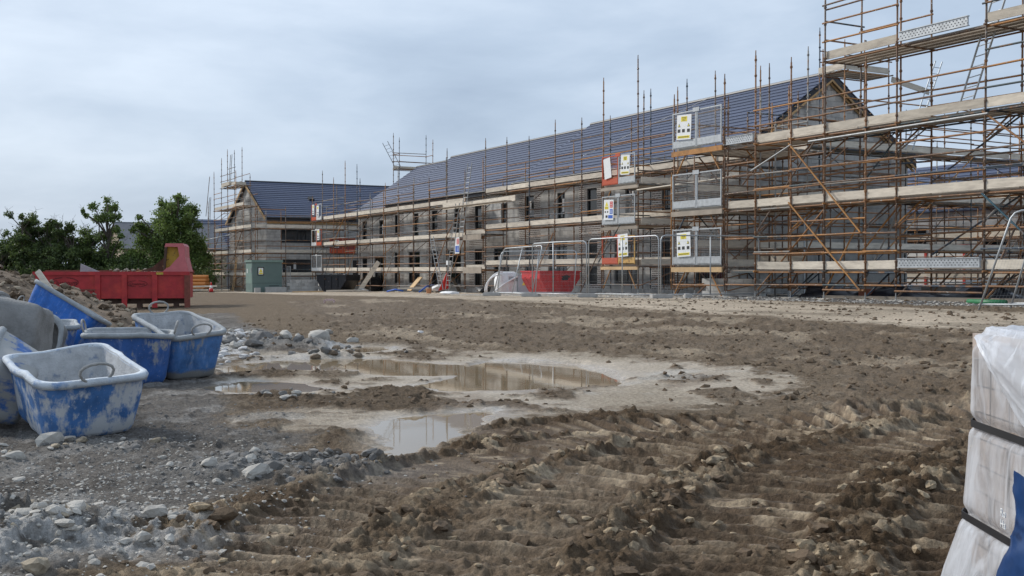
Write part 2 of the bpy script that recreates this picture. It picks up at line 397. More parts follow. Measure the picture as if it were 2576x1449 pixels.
def ground_field(r, d):
    x = SA*r - CA*d; y = CA*r + SA*d
    z = terr(x, y)
    wob = lambda s, a, sd: a*fbm(r*s, d*s, 3, sd)*2
    near = 1 - sstep(30, 70, d)
    wr = .35 + .02*d; rr = r + wob(1.1, .25, 3)+ wob(.35, .02, 4)*d*.3; dd = d + wob(.8, .35, 5) + wob(.3, .05, 6)*d*.4
    hf = .55*fbm(r*4.5, d*4.5, 4, 11) + .35*fbm(r*12, d*12, 3, 13)
    rough = sstep(-.14, .22, pdist(rr, dd, ROUGH) + hf)
    slur = sstep(-.15, .3, pdist(rr, dd, SLURRY) + hf*1.5)
    dark = sstep(-.2, .3, pdist(rr, dd, DARK) + hf*1.5) * (1-slur)
    road = sstep(-.25, .35, pdist(r + wob(.8,.12,8), d + wob(.8,.3,9), ROAD) + hf)
    grey = sstep(-.15, .25, pdist(rr, dd, GREY) + hf) * (1-rough) * (1-slur*.8)
    chalk = sstep(-.2, .35, pdist(rr, dd, CHALK) + .5*fbm(r*3, d*3, 3, 44))
    grav = sstep(20.5, 21.6, y + .5*fbm(x*.8, y*.8, 3, 12)*2) * (1-road)
    # wheel tracks and rough mud
    H = np.zeros_like(r); B = np.zeros_like(r); INN = np.zeros_like(r); nr = np.nonzero(rough > 0)[0]
    LG = np.zeros_like(r)
    if len(nr): H[nr], B[nr], INN[nr], LG[nr] = track_field(r[nr] + .05*fbm(r[nr]*1.7, d[nr]*1.7, 3, 21)*2, d[nr])
    rid = np.zeros_like(r); chunks = np.full(r.shape, .45); lump = np.zeros_like(r); zr = np.zeros_like(r); pale = np.zeros_like(r)
    if len(nr):
        a, c = r[nr], d[nr]; Bn, In = B[nr], INN[nr]
        ch = ridged(a*6.5, c*7.5, 4, 41); rd = ridged(a*2.1, c*2.6, 4, 40)
        worn = sstep(-.3, -.12, fbm(a*.75+11, c*.75, 3, 108)); In = In*(.3+.7*worn); INN[nr] = In
        keep = sstep(-.12, .2, fbm(a*1.1, c*1.1, 3, 45)); bn = Bn*keep*.75; B[nr] = bn
        wx = a + .12*fbm(a*2.5, c*2.5, 3, 101); wy = c + .12*fbm(a*2.5+5, c*2.5, 3, 102)
        k1 = clods(wx*4.0, wy*6.5, 100, .42); k2 = clods(wx*9, wy*13, 110, .35); k3 = clods(wx*20, wy*26, 120, .3)
        bl1 = billow(wx*2.2, wy*4.2, 4, 103); bl2 = billow(wx*6.5, wy*10, 3, 104)
        pl1 = plates(wx*5.2, wy*8.0, 140); pl2 = plates(wx*12, wy*17, 141)
        fl = fbm(a*3.1, c*3.1, 4, 46); loose = sstep(-.12, .12, fbm(a*.8+3, c*.8, 3, 48)); out = 1 - In
        berm = bn*(.01 + .06*np.maximum(fl+.2, 0) + .03*(pl1-.3) + .012*(pl2-.3) + .03*(bl2-.2))
        broad = .07*fbm(a*.9, c*1.1, 3, 47)
        lp = broad + out*(.045*(pl1-.4)*(.35+.65*loose) + .016*(pl2-.4) + .085*(bl1-.25) + .05*(bl2-.25) + loose*(.03*k1 + .02*k2) + .010*k3 + .015*(ch-.4)) + In*(.004*(pl2-.4) + .010*(bl1-.25) + .010*(bl2-.25) + .010*k2*loose + .004*k3 + .006*(ch-.4)) + (.008*out+.003)*(ridged(wx*17, wy*21, 3, 106)-.4)
        zr_ = H[nr]*In*(.85+.35*sstep(-.25, .1, fbm(a*1.4, c*1.4, 3, 49))) + berm + lp
        chunks[nr] = bl2; lump[nr] = lp; zr[nr] = zr_; rid[nr] = rd; pale[nr] = np.clip(.5*In*np.clip(LG[nr]*1.6-.3, 0, 1)*sstep(-.15, .1, fbm(a*1.1, c*1.1, 3, 107)) + bn*1.7*sstep(-.15, .08, fl) + .7*sstep(.3, .5, bl1)*sstep(0, .15, fbm(a*1.6, c*1.6, 3, 105)) + .4*(k1 > .3)*loose*out, 0, 1)
    z = z + rough*zr
    # far churned mud: low ruts along the direction of travel
    t1 = fbm(x*.5, y*2.2, 4, 50); t2 = ridged(x*1.1, y*3.2, 4, 51)
    nd = np.nonzero((d < 45) & (d > 0))[0]; kk = np.zeros_like(r); kk[nd] = clods(r[nd]*3.2, d[nd]*2.2, 130, .55); kk2 = np.zeros_like(r); kk2[nd] = clods(r[nd]*6.5, d[nd]*5, 131, .45)
    z = z + dark*near*(.08*t1 + .075*(t2-.45) + .02*fbm(r*7, d*7, 3, 52) + .035*kk + .03*kk2)
    mid = (1-rough)*(1-dark)*(1-slur)*(1-road)
    z = z + mid*near*(.02*kk2 + .05*fbm(r*1.3, d*1.3, 4, 53) + .022*(ridged(r*5, d*5, 3, 54)-.45))
    # ridges of lifted mud crossing the slurry
    sl = fbm(r*.55, d*.75, 5, 55, .6)
    isl = np.clip(sstep(.07, .2, sl) + .8*sstep(.10, .2, fbm(r*1.6+4, d*1.0, 4, 109)), 0, 1) * (1 - sstep(-.35, .15, np.max([pdist(r, d, p) for _, _, p in PUDDLES], axis=0)))
    z = z + slur*(.012*fbm(r*2, d*2, 3, 56) + isl*(.010 + .035*(ridged(r*4, d*4, 4, 57)-.3) + .03*kk2 + .02*kk))
    z = z + grey*(.02*(ridged(r*8, d*8, 3, 58)-.4) + .03*fbm(r*2.5, d*2.5, 3, 59))
    z = z + road*.02*fbm(x*.8, y*2, 3, 60) + grav*.05*fbm(x*2, y*2, 4, 61)
    for (mr, md, sr, sd_, h) in MOUNDS:
        g = np.exp(-((r-mr)/sr)**2 - ((d-md)/sd_)**2)
        z = z + h*g*(.75 + .9*(ridged(r*5+mr, d*5, 4, 62)-.45))
    # hollows that hold water
    npd = sstep(-1.6, -.9, np.max([pdist(r, d, p) for _, _, p in PUDDLES], axis=0)); z = np.where(npd > 0, z*(1-npd) + np.maximum(z, -.004)*npd, z)
    pud = np.zeros_like(r)
    for nm, lev, p in PUDDLES:
        s = pdist(r + .18*fbm(r*2.2, d*1.6, 4, 63)*2, d + .35*fbm(r*1.2+9, d*1.6, 4, 64)*2, p)
        w = sstep(-.35, .22, s); pud = np.maximum(pud, w)
    z = z*(1-pud*.85) - .055*pud
    masks = dict(rough=rough, slur=slur, dark=dark, road=road, grey=grey, chalk=chalk, grav=grav, pud=pud, isl=isl*slur, berm=B*rough, inn=INN*rough, chunks=chunks, lump=lump, pale=pale*rough, t2=t2, kk=kk, kk2=kk2)
    return x, y, z, masks

def build_ground():
    na = 760
    th = np.concatenate([np.linspace(-math.pi, R(-36), 40, endpoint=False), np.linspace(R(-36), R(36), na, endpoint=False), np.linspace(R(36), math.pi, 40, endpoint=False)])
    rad = np.concatenate([np.linspace(.3, 3.6, 14, endpoint=False), np.geomspace(3.6, 30, 740, endpoint=False), np.geomspace(30, 120, 150, endpoint=False), np.geomspace(120, 900, 26)])
    T, Q = np.meshgrid(th, rad); r = (Q*np.sin(T)).ravel(); d = (Q*np.cos(T)).ravel()
    x, y, z, mk = ground_field(r, d)
    fade = 1 - sstep(110, 200, np.hypot(r, d)); z = z*fade - .35*(1-fade)
    co = np.stack([x, y, z], 1); nT, nR = len(th), len(rad)
    i = np.arange(nR-1)[:,None]*nT; j = np.arange(nT)[None,:]; j2 = (j+1) % nT
    q = np.stack([i+j, i+j2, i+nT+j2, i+nT+j], -1).reshape(-1, 4)[:, ::-1]
    me = bpy.data.meshes.new('ground'); nv = len(co); nf = len(q)
    me.vertices.add(nv+1); me.vertices.foreach_set('co', np.vstack([co, [[0,0,float(z[:nT].mean())]]]).ravel())
    tri = np.stack([np.arange(nT), np.full(nT, nv), (np.arange(nT)+1) % nT], -1)[:, ::-1]
    me.loops.add(nf*4 + nT*3); me.loops.foreach_set('vertex_index', np.concatenate([q.ravel(), tri.ravel()]).astype(np.int32))
    me.polygons.add(nf+nT); me.polygons.foreach_set('loop_start', np.concatenate([np.arange(nf)*4, nf*4+np.arange(nT)*3]).astype(np.int32))
    me.polygons.foreach_set('use_smooth', np.ones(nf+nT, bool)); me.update(calc_edges=True); me.validate()
    # earth colours by zone, paler on tread bars, berms and lump tops
    C = lambda *c: np.array(c)
    m = mk; X = lambda a: a[:, None]
    n1 = fbm(r*.7, d*.5, 4, 80); n2 = fbm(r*5, d*5, 4, 81); n3 = fbm(r*2.1, d*2.1, 4, 82)
    col = np.tile(C(.195,.15,.105), (nv, 1))
    def mix(col, c, w): return col*(1-X(np.clip(w,0,1))) + C(*c)*X(np.clip(w,0,1))
    col = mix(col, (.14,.102,.067), m['dark']*(.75+n1))
    col = mix(col, (.33,.265,.19), sstep(.02,.2,fbm(x*.35, y*1.3, 4, 85)+.5*n3)*m['dark']*.75)
    col = mix(col, (.40,.337,.26), m['slur'])
    col = mix(col, (.25,.195,.14), m['slur']*sstep(.02,.2,fbm(r*1.3, d*.7, 5, 110, .6))*.75)
    col = mix(col, (.15,.112,.077), m['isl'])
    col = mix(col, (.46,.43,.385), m['slur']*sstep(.08,.2,fbm(r*.8+7, d*.8, 4, 111))*.6)  # whitish wet sheen of the slurry, painted in as pale patches
    col = mix(col, (.60,.50,.385), m['road']*(.85+.6*n1))
    col = mix(col, (.27,.225,.17), m['road']*sstep(.0,.16,fbm(x*.35, y*1.9, 5, 86, .6)+.3*n2)*.75)
    col = mix(col, (.18,.163,.145), m['grey'])
    col = mix(col, (.31,.295,.275), m['grey']*sstep(.05,.2,n3+.3*n2)*.7)
    col = mix(col, (.12,.108,.095), m['grey']*sstep(.05,.2,fbm(r*1.7, d*1.7, 4, 88))*.7)
    col = mix(col, (.15,.143,.135), m['grav'])
    col = mix(col, (.105,.07,.042), m['rough'])
    col = mix(col, (.165,.118,.075), m['rough']*sstep(-.05,.2,n1+n3*.7)*.85)
    col = mix(col, (.52,.41,.28), m['pale']*sstep(-.04,.18,fbm(r*5.2, d*5.2, 4, 83)+.04)*.8)
    col = mix(col, (.27,.21,.145), m['rough']*sstep(.15,.27,fbm(r*7, d*7, 4, 84))*.6)
    col = mix(col, (.70,.69,.67), m['chalk']*sstep(-.05,.12,n2+.05))
    for (mr, md, sr, sd_, h) in MOUNDS[:2]:
        col = mix(col, (.54,.525,.5), np.exp(-((r-mr)/(sr*1.15))**4-((d-md)/(sd_*1.1))**4)*sstep(-.12,.1,fbm(r*9, d*9, 4, 112)+.06))
    for (mr, md, sr, sd_, h) in MOUNDS[2:4]+MOUNDS[5:7]:
        col = mix(col, (.25,.24,.225), np.exp(-((r-mr)/sr)**2-((d-md)/sd_)**2)*.9)
    col = mix(col, (.33,.27,.2), m['pud'])
    col = col*(1 + .25*X(n2))
    near_p = sstep(-1.1, .1, np.max([pdist(r, d, p) for _, _, p in PUDDLES], axis=0))
    wet = np.clip(.2*m['dark'] + m['slur']*(.30+1.1*n1+.5*near_p) - m['isl']*.5 + .25*m['rough']*(n1+.3) + m['pud'] + .22*m['inn'] - m['road']*.1, 0, 1)
    a = me.attributes.new('soil', 'FLOAT_COLOR', 'POINT')
    a.data.foreach_set('color', np.vstack([np.hstack([np.clip(col,0,1), np.clip(wet,0,1)[:,None]]), [[.15,.12,.09,.3]]]).astype(np.float32).ravel())
    mt = bpy.data.materials.new('soil'); mt.use_nodes = True; t = mt.node_tree; b = t.nodes['Principled BSDF']
    at = N(t, 'ShaderNodeAttribute'); at.attribute_name = 'soil'
    geo = N(t, 'ShaderNodeNewGeometry')
    def noise(sc, det): 
        n = N(t, 'ShaderNodeTexNoise'); n.inputs['Scale'].default_value = sc; n.inputs['Detail'].default_value = det; n.inputs['Roughness'].default_value = .65
        t.links.new(geo.outputs['Position'], n.inputs['Vector']); return n
    n = noise(22, 8); r_ = N(t, 'ShaderNodeMapRange'); r_.inputs[1].default_value = .3; r_.inputs[2].default_value = .7; r_.inputs[3].default_value = .55; r_.inputs[4].default_value = 1.45
    t.links.new(n.outputs[0], r_.inputs[0]); sc = N(t, 'ShaderNodeVectorMath', operation='SCALE'); t.links.new(at.outputs['Color'], sc.inputs[0]); t.links.new(r_.outputs[0], sc.inputs['Scale'])
    t.links.new(sc.outputs[0], b.inputs['Base Color'])
    rr = N(t, 'ShaderNodeMapRange'); rr.inputs[3].default_value = .88; rr.inputs[4].default_value = .27; t.links.new(at.outputs['Alpha'], rr.inputs[0]); t.links.new(rr.outputs[0], b.inputs['Roughness'])
    sp = N(t, 'ShaderNodeMapRange'); sp.inputs[3].default_value = .08; sp.inputs[4].default_value = .55; t.links.new(at.outputs['Alpha'], sp.inputs[0]); t.links.new(sp.outputs[0], b.inputs['Specular IOR Level'])
    nb = noise(38, 8); bp = N(t, 'ShaderNodeBump'); bp.inputs['Distance'].default_value = .06
    bs = N(t, 'ShaderNodeMapRange'); bs.inputs[3].default_value = 1.0; bs.inputs[4].default_value = .08; t.links.new(at.outputs['Alpha'], bs.inputs[0]); t.links.new(bs.outputs[0], bp.inputs['Strength'])
    t.links.new(nb.outputs[0], bp.inputs['Height']); t.links.new(bp.outputs[0], b.inputs['Normal'])
    me.materials.append(mt)
    o = bpy.data.objects.new('ground', me); link(o); tag(o, kind='structure'); return o
build_ground()
def gh(X, Y):                    # true surface height
    r = np.atleast_1d(np.array(SA*X + CA*Y, float)); d = np.atleast_1d(np.array(-CA*X + SA*Y, float))
    return ground_field(r, d)[2]
def ghs(r, d): return ground_field(np.atleast_1d(np.array(r, float)), np.atleast_1d(np.array(d, float)))[2]

# standing water
mw = bpy.data.materials.new('muddy_water'); mw.use_nodes = True; t = mw.node_tree; b = t.nodes['Principled BSDF']
b.inputs['Base Color'].default_value = (.27, .205, .13, 1); b.inputs['Roughness'].default_value = .03; b.inputs['IOR'].default_value = 1.33
geo = N(t, 'ShaderNodeNewGeometry'); nn = N(t, 'ShaderNodeTexNoise'); nn.inputs['Scale'].default_value = 6; t.links.new(geo.outputs['Position'], nn.inputs['Vector'])
bp = N(t, 'ShaderNodeBump'); bp.inputs['Strength'].default_value = .012; bp.inputs['Distance'].default_value = .02; t.links.new(nn.outputs[0], bp.inputs['Height']); t.links.new(bp.outputs[0], b.inputs['Normal'])
PLAB = ['large brown puddle reflecting the scaffold', 'long narrow puddle running left of the large one', 'small pale puddle nearest the blue tubs', 'white sky-reflecting puddle nearest the camera', 'small far puddle behind the dark clod heap']
for pi, ((nm, lev, p), lb) in enumerate(zip(PUDDLES, PLAB)):
    lev -= .003*pi
    cx = sum(q[0] for q in p)/len(p); cy = sum(q[1] for q in p)/len(p)
    vs = [L(cx+(a-cx)*1.1+.5*(a-cx)/max(math.hypot(a-cx, c-cy), .1), cy+(c-cy)*1.1+.6*(c-cy)/max(math.hypot(a-cx, c-cy), .1), lev) for a, c in p]
    me = mesh_from('puddle', vs, [tuple(range(len(vs)))], mw)
    o = link(bpy.data.objects.new('puddle', me)); tag(o, lb, 'puddle', kind='structure')
# ================================================================== HOUSES
class Wall:
    """a vertical wall plane: u along U, v outwards along Nn, z up"""
    def __init__(s, O, U, Nn): s.O = Vector(O); s.U = Vector(U); s.N = Vector(Nn)
    def p(s, u, v, z): return s.O + s.U*u + s.N*v + Vector((0, 0, z))
    def sz(s, du, dv, dz): return (abs(s.U.x)*du + abs(s.N.x)*dv, abs(s.U.y)*du + abs(s.N.y)*dv, dz)
    def bx(s, mb, u0, u1, v0, v1, z0, z1): mb.box(s.p((u0+u1)/2, (v0+v1)/2, (z0+z1)/2), s.sz(u1-u0, v1-v0, z1-z0))
    def ob(s, name, u0, u1, v0, v1, z0, z1, m, parent): return box(name, s.p((u0+u1)/2, (v0+v1)/2, (z0+z1)/2), s.sz(u1-u0, v1-v0, z1-z0), m, parent)
def cells(W, H0, H1, ops):
    us = sorted({0.0, W} | {o[0] for o in ops} | {o[1] for o in ops}); zs = sorted({H0, H1} | {o[2] for o in ops} | {o[3] for o in ops})
    for a, b in zip(us, us[1:]):
        run = None
        for c, e in zip(zs, zs[1:]):
            hole = any(o[0] <= (a+b)/2 <= o[1] and o[2] <= (c+e)/2 <= o[3] for o in ops)
            if hole:
                if run: yield a, b, run[0], run[1]
                run = None
            else: run = (run[0], e) if run else (c, e)
        if run: yield a, b, run[0], run[1]
def intervals(W, z0, z1, ops):
    iv = [(0.0, W)]
    for o in ops:
        if o[2] < z1 - .03 and o[3] > z0 + .03:
            iv = [q for a, b in iv for q in ((a, min(b, o[0])), (max(a, o[1]), b)) if q[1] - q[0] > .04]
    return iv
def lay(W, H0, H1, ops, bl, bh, jt, off=0.0, clip=None):
    """running bond pieces (u0,u1,z0,z1)"""
    out = []; k = 0; z = H0
    while z < H1 - .02:
        z1 = min(z + bh, H1)
        for a, b in intervals(W, z, z1, ops):
            if clip:
                lo, hi = clip(z1); a, b = max(a, lo), min(b, hi)
                if b - a < .08: continue
            n0 = math.floor((a - off) / bl) - 1; u = n0*bl + (bl/2 if k % 2 else 0) + off
            while u < b:
                p, q = max(u, a), min(u + bl, b)
                if q - p > .05: out.append((p + jt/2, q - jt/2, z + jt/2, z1 - jt/2))
                u += bl
        z += bh; k += 1
    return out
def blocks_on(wall, house, pieces, single=True, depth=.012, m=None, limit=300):
    m = m or M_BLOCK; mb = MB(); nmb = 0
    if single and len(pieces) > limit: pieces = sorted(pieces, key=lambda q: -(q[1]-q[0])*(q[3]-q[2]))
    for i, (a, b, c, e) in enumerate(pieces):
        jit = random.uniform(-.003, .004)
        if single and i < limit: wall.ob('block', a, b, -.05, depth + jit, c, e, m, house)
        else: wall.bx(mb, a, b, -.05, depth + jit, c, e); nmb += 1
    if nmb:
        o = mb.build('blockwork', m, house); o['kind'] = 'stuff'
def window(wall, house, u0, u1, z0, z1, mull=0, name='window', papers=True):
    f = MB(); w = .07; v0, v1 = -.13, -.06
    for a, b, c, e in ((u0, u0+w, z0, z1), (u1-w, u1, z0, z1), (u0+w, u1-w, z0, z0+w), (u0+w, u1-w, z1-w, z1)): wall.bx(f, a, b, v0, v1, c, e)
    for i in range(mull):
        c = u0 + (u1-u0)*(i+1)/(mull+1); wall.bx(f, c-w/2, c+w/2, v0, v1-.002, z0+w, z1-w)
    fr = f.build(name, M_FRAME, house)
    p = MB(); wall.bx(p, u0+w, u1-w, -.11, -.10, z0+w, z1-w); p.build('pane', M_GLASS, fr, local=True)
    if name == 'window':
        s = MB(); wall.bx(s, u0-.05, u1+.05, -.12, .05, z0-.07, z0-.003); s.build('sill', M_CONC, fr, local=True)
    if papers and random.random() < .4:
        pc = MB(); a = u0 + (u1-u0)*random.uniform(.2, .5); wall.bx(pc, a, a+.22, -.0985, -.096, z0+(z1-z0)*.35, z0+(z1-z0)*.8); pc.build('sticker', M_WHITE, fr, local=True)
    return fr
NTILE = 18
def roof(house, x0, x1, ye, yr, yb, ze, zr, axis='x', extra=0.0):
    """gable roof, ridge along x (axis='x': eave at y=ye rising to y=yr) or along y"""
    run = yr - ye; pit = math.atan2(zr - ze, abs(run)); ln = math.hypot(run, zr - ze); g = ln / NTILE
    T = (lambda a, b, z: Vector((a, b, z))) if axis == 'x' else (lambda a, b, z: Vector((b, a, z)))
    rb = MB(); n = 3
    sec = [(ye, ze-.10), (yr, zr-.06), (yb, ze-.10), (yb, ze-.28), (yr, zr-.3), (ye, ze-.28)]
    vs = [T(x, y, z) for x in (x0+.02, x1-.02) for y, z in sec]; k = len(sec)
    rb.add(vs, [tuple(range(k)), tuple(range(2*k-1, k-1, -1))] + [(i, k+i, k+(i+1) % k, (i+1) % k) for i in range(k)])
    ro = rb.build('roof', M_TILED, house)
    for side in (1, -1):
        for i in range(NTILE):
            s = (i + .5) / NTILE; y = (ye if side == 1 else yb) + ((yr - ye) if side == 1 else (yr - yb))*s; z = ze + (zr - ze)*s
            if side == -1 and i % 3: continue
            h = g*1.12 if side == 1 else g*3.1
            zz = z if side == 1 else ze + (zr-ze)*min((i+1.5)/NTILE, 1-1.5/NTILE); yy = y if side == 1 else yb + (yr-yb)*min((i+1.5)/NTILE, 1-1.5/NTILE)
            c = T((x0+x1)/2, yy, zz - .015)
            o = bpy.data.objects.new('tile_course', unit('cube', M_TILE)); link(o, ro)
            o.location = c; sgn = side * (1 if yr > ye else -1)
            tilt = pit - R(5.0 if side == 1 else 1.5)
            if axis == 'x': o.scale = (x1 - x0 - .004, h, .034); o.rotation_euler = (sgn*tilt, 0, 0)
            else: o.scale = (h, x1 - x0 - .004, .034); o.rotation_euler = (0, -sgn*tilt, 0)
    rg = MB(); rg.tube(T(x0, yr, zr-.03), T(x1, yr, zr-.03), .11, 8); r2 = rg.build('ridge_capping', M_TILED, ro, local=True)
    fa = MB(); a, b = T(x0+.004, ye-.06*(1 if yr > ye else -1), ze-.32), T(x1-.004, ye-.0*(1 if yr > ye else -1), ze-.08)
    fa.box((a+b)/2, tuple(abs(q) for q in (b-a))); fa.build('fascia', M_TILED, ro, local=True)
    gu = MB(); gu.tube(T(x0+.01, ye-.12*(1 if yr > ye else -1), ze-.09), T(x1-.01, ye-.12*(1 if yr > ye else -1), ze-.09), .06, 8); gu.build('gutter', M_BLACK, ro, local=True)
    return ro
FY, RY, BY = 29.5, 34.3, 39.1
HDZ = [0, .2, .2, .2, .4, .4, .4]
HLAB = ['farthest house of the grey block terrace, next to the corner', 'second terrace house from the far corner, behind scaffold', 'third terrace house from the far corner, behind scaffold',
        'fourth terrace house, middle of the row, with the flag and ladder in front', 'fifth terrace house, behind the white tank and small red skip', 'sixth terrace house, behind the first mesh-gated loading bay', 'nearest terrace house of the row, with the tall bare block gable']
def terraced_house(n):
    Xd = -76.6 + 6.2*n; x0, x1 = Xd - 1.3, Xd + 4.9; dz = HDZ[n]; ff = .45 + dz; ez = 6.0 + dz; rz = 9.55 + dz
    h = thing('terraced_house', (x0, FY, 0), HLAB[n], 'house', 'terrace houses under construction')
    w = Wall((x0, FY, 0), (1, 0, 0), (0, -1, 0)); d0 = 1.3
    door = (d0-.5, d0+.5, ff, ff+2.15); uw = (d0-.45, d0+.45, ff+3.35, ff+4.75)
    win = (3.3, 5.15, ff+.05, ff+2.15); nw = (4.2, 4.95, ff+3.2, ff+4.7)
    ops = [door, uw, win, nw]; z0 = -.6; zt = ez - .25
    mb = MB()
    for a, b, c, e in cells(6.2, z0, zt, ops): w.bx(mb, a, b, -.22, 0, c, e)
    mb.build('wall', M_MORTAR, h)
    strip = (.12, 2.48, ff-.2, zt)
    blocks_on(w, h, lay(6.2, ff-.42, zt, ops + [strip], .45, .225, .012, off=x0 % .45), single=(n >= 3))
    # brick panel round the door and the window over it
    pm = MB()
    for a, b, c, e in cells(6.2, ff-.2, zt, [door, uw, (0, strip[0], ff-.2, zt), (strip[1], 6.2, ff-.2, zt)]): w.bx(pm, a, b, .0, .014, c, e)
    pm.build('brick_mortar', M_WMORTAR, h)
    bm_ = MB()
    for a, b, c, e in lay(6.2, ff-.2, zt, [door, uw, (0, strip[0], ff-.2, zt), (strip[1], 6.2, ff-.2, zt)], .26, .10, .036): w.bx(bm_, a, b, 0, .024, c, e)
    o = bm_.build('brickwork', M_BRICK, h); o['kind'] = 'stuff'
    # openings
    dk = MB(); w.bx(dk, door[0], door[1], -.24, -.2, door[2], door[3]); dd = dk.build('door', M_DARK, h)  # near-black sheet stands in for the unlit interior behind the opening
    df = MB()
    for a, b, c, e in ((door[0], door[0]+.07, ff, door[3]), (door[1]-.07, door[1], ff, door[3]), (door[0]+.07, door[1]-.07, door[3]-.07, door[3])): w.bx(df, a, b, -.13, -.05, c, e)
    df.build('door_frame', M_FRAME, dd, local=True)
    window(w, h, *uw); window(w, h, *win, mull=1, papers=True); window(w, h, *nw)
    for (a, b, c, e) in (door, uw, win, nw):
        w.ob('lintel', a-.2, b+.2, -.02, .03 if (a, b) in ((door[0], door[1]), (uw[0], uw[1])) else .02, e+.003, e+.2, M_CONC, h)
    roof(h, x0 + (-.0), x1 + (.25 if n == 6 else 0), FY-.3, RY, BY+.3, ez, rz)
    if n == 6:                    # gable end, facing the camera side
        gw = Wall((x1, FY, 0), (0, 1, 0), (1, 0, 0)); Wd = BY - FY
        slope = (rz - ez) / (RY - FY + .3)
        def clip(z): t = max(0, (z - ez + .35) / slope - .3 + .15); return (t, Wd - t) if t < Wd/2 else (9, 0)
        gm = MB(); poly = [(FY, -.6), (BY, -.6), (BY, ez-.3), (RY, rz-.35), (FY, ez-.3)]
        k = len(poly); vs = [Vector((x, y, z)) for x in (x1-.22, x1) for y, z in poly]
        gm.add(vs, [tuple(range(k)), tuple(range(2*k-1, k-1, -1))] + [(i, k+i, k+(i+1) % k, (i+1) % k) for i in range(k)]); gm.build('gable_wall', M_MORTAR, h)
        pcs = lay(Wd, ff-.42, rz-.4, [], .45, .225, .012, clip=clip)
        mb2 = MB()
        pcs.sort(key=lambda q: -q[2])
        blocks_on(gw, h, pcs[:300], True, limit=300); 
        for (a, b, c, e) in pcs[300:]: gw.bx(mb2, a, b, -.05, .012, c, e)
        if pcs[300:]: oo = mb2.build('blockwork', M_BLOCK, h); oo['kind'] = 'stuff'
        for sy, ye in ((1, FY-.3), (-1, BY+.3)):
            a = Vector((x1+.2, ye, ez-.3)); b = Vector((x1+.2, RY, rz-.3)); plank('barge_rafter', a, b, .05, .16, M_NEWWOOD, h, up=Vector((0, -sy*.6, .8)))
            a = Vector((x1+.06, ye, ez-.42)); b = Vector((x1+.06, RY, rz-.42)); plank('barge_rafter', a, b, .05, .10, M_NEWWOOD, h, up=Vector((0, -sy*.6, .8)))
            for i in range(13):
                t = (i+.5)/13; c = Vector((x1+.1, ye + (RY-ye)*t, ez - .12 + (rz-ez)*t)); plank('batten', c-Vector((.12, 0, 0)), c+Vector((.22, 0, 0)), .05, .035, M_NEWWOOD, h)
    return h
for n in range(7): terraced_house(n)
# the house across the end of the row, gable towards the left
h = thing('detached_house', (-94.3, 25.5, 0), 'grey block house at the far left with slate roof and pointed gable', 'house')
gx0, gx1, ez, rz = -100.4, -88.3, 5.95, 9.3
gw = Wall((gx0, 25.5, 0), (1, 0, 0), (0, -1, 0)); gm = MB()
poly = [(gx0, -.8), (gx1, -.8), (gx1, ez-.2), (-94.35, rz-.25), (gx0, ez-.2)]
gm.prism(poly, 25.5, 25.72); gm.build('gable_wall', M_MORTAR, h)
sl_ = (rz-ez)/6.05
def clip2(z): t = max(0, (z-ez+.3)/sl_ + .1); return (t, 12.1-t) if t < 6 else (9, 0)
pz = lay(12.1, 0, rz-.5, [], .45, .225, .014, clip=clip2); blocks_on(gw, h, [q for q in pz if q[0] > 4.0], False)
pm = MB(); pm.box(((gx0+2.0), 25.49, 2.4), (3.9, .03, 6.2)); pm.build('brick_mortar', M_WMORTAR, h)
bm_ = MB()
for a, b, c, e in lay(3.9, -.6, 5.4, [], .32, .12, .045): bm_.box((gx0+.05+(a+b)/2, 25.47, (c+e)/2), (b-a, .03, e-c))
o = bm_.build('brickwork', M_BRICK, h); o['kind'] = 'stuff'
sw = Wall((gx1, 25.5, 0), (0, 1, 0), (1, 0, 0)); ops = [(1.2, 4.0, 3.85, 4.95), (1.3, 3.9, 1.2, 2.45), (8.6, 9.9, 3.5, 5.0), (7.4, 9.9, .3, 2.4)]; mb = MB()
for a, b, c, e in cells(16, -.8, ez-.2, ops): sw.bx(mb, a, b, -.22, 0, c, e)
mb.build('wall', M_MORTAR, h); blocks_on(sw, h, lay(16, 0, ez-.2, ops, .45, .225, .014), False)
for o4 in ops: window(sw, h, *o4, mull=1)
fb = MB(); sw.bx(fb, 0, 16, .02, .1, ez-.55, ez-.3); fb.build('wall_plate', M_NEWWOOD, h)
roof(h, 25.3, 41.5, gx1+.35, -94.35, gx0-.35, ez, rz, axis='y')
for sx, xe in ((1, gx1+.35), (-1, gx0-.35)): plank('barge_rafter', (xe, 25.22, ez-.2), (-94.35, 25.22, rz-.2), .05, .2, M_NEWWOOD, h)
vt = MB(); vt.box((-91.2, 30.2, 7.75), (.5, .45, .16), Matrix.Rotation(R(28), 3, 'Y')); vt.build('roof_vent', M_BLACK, h)

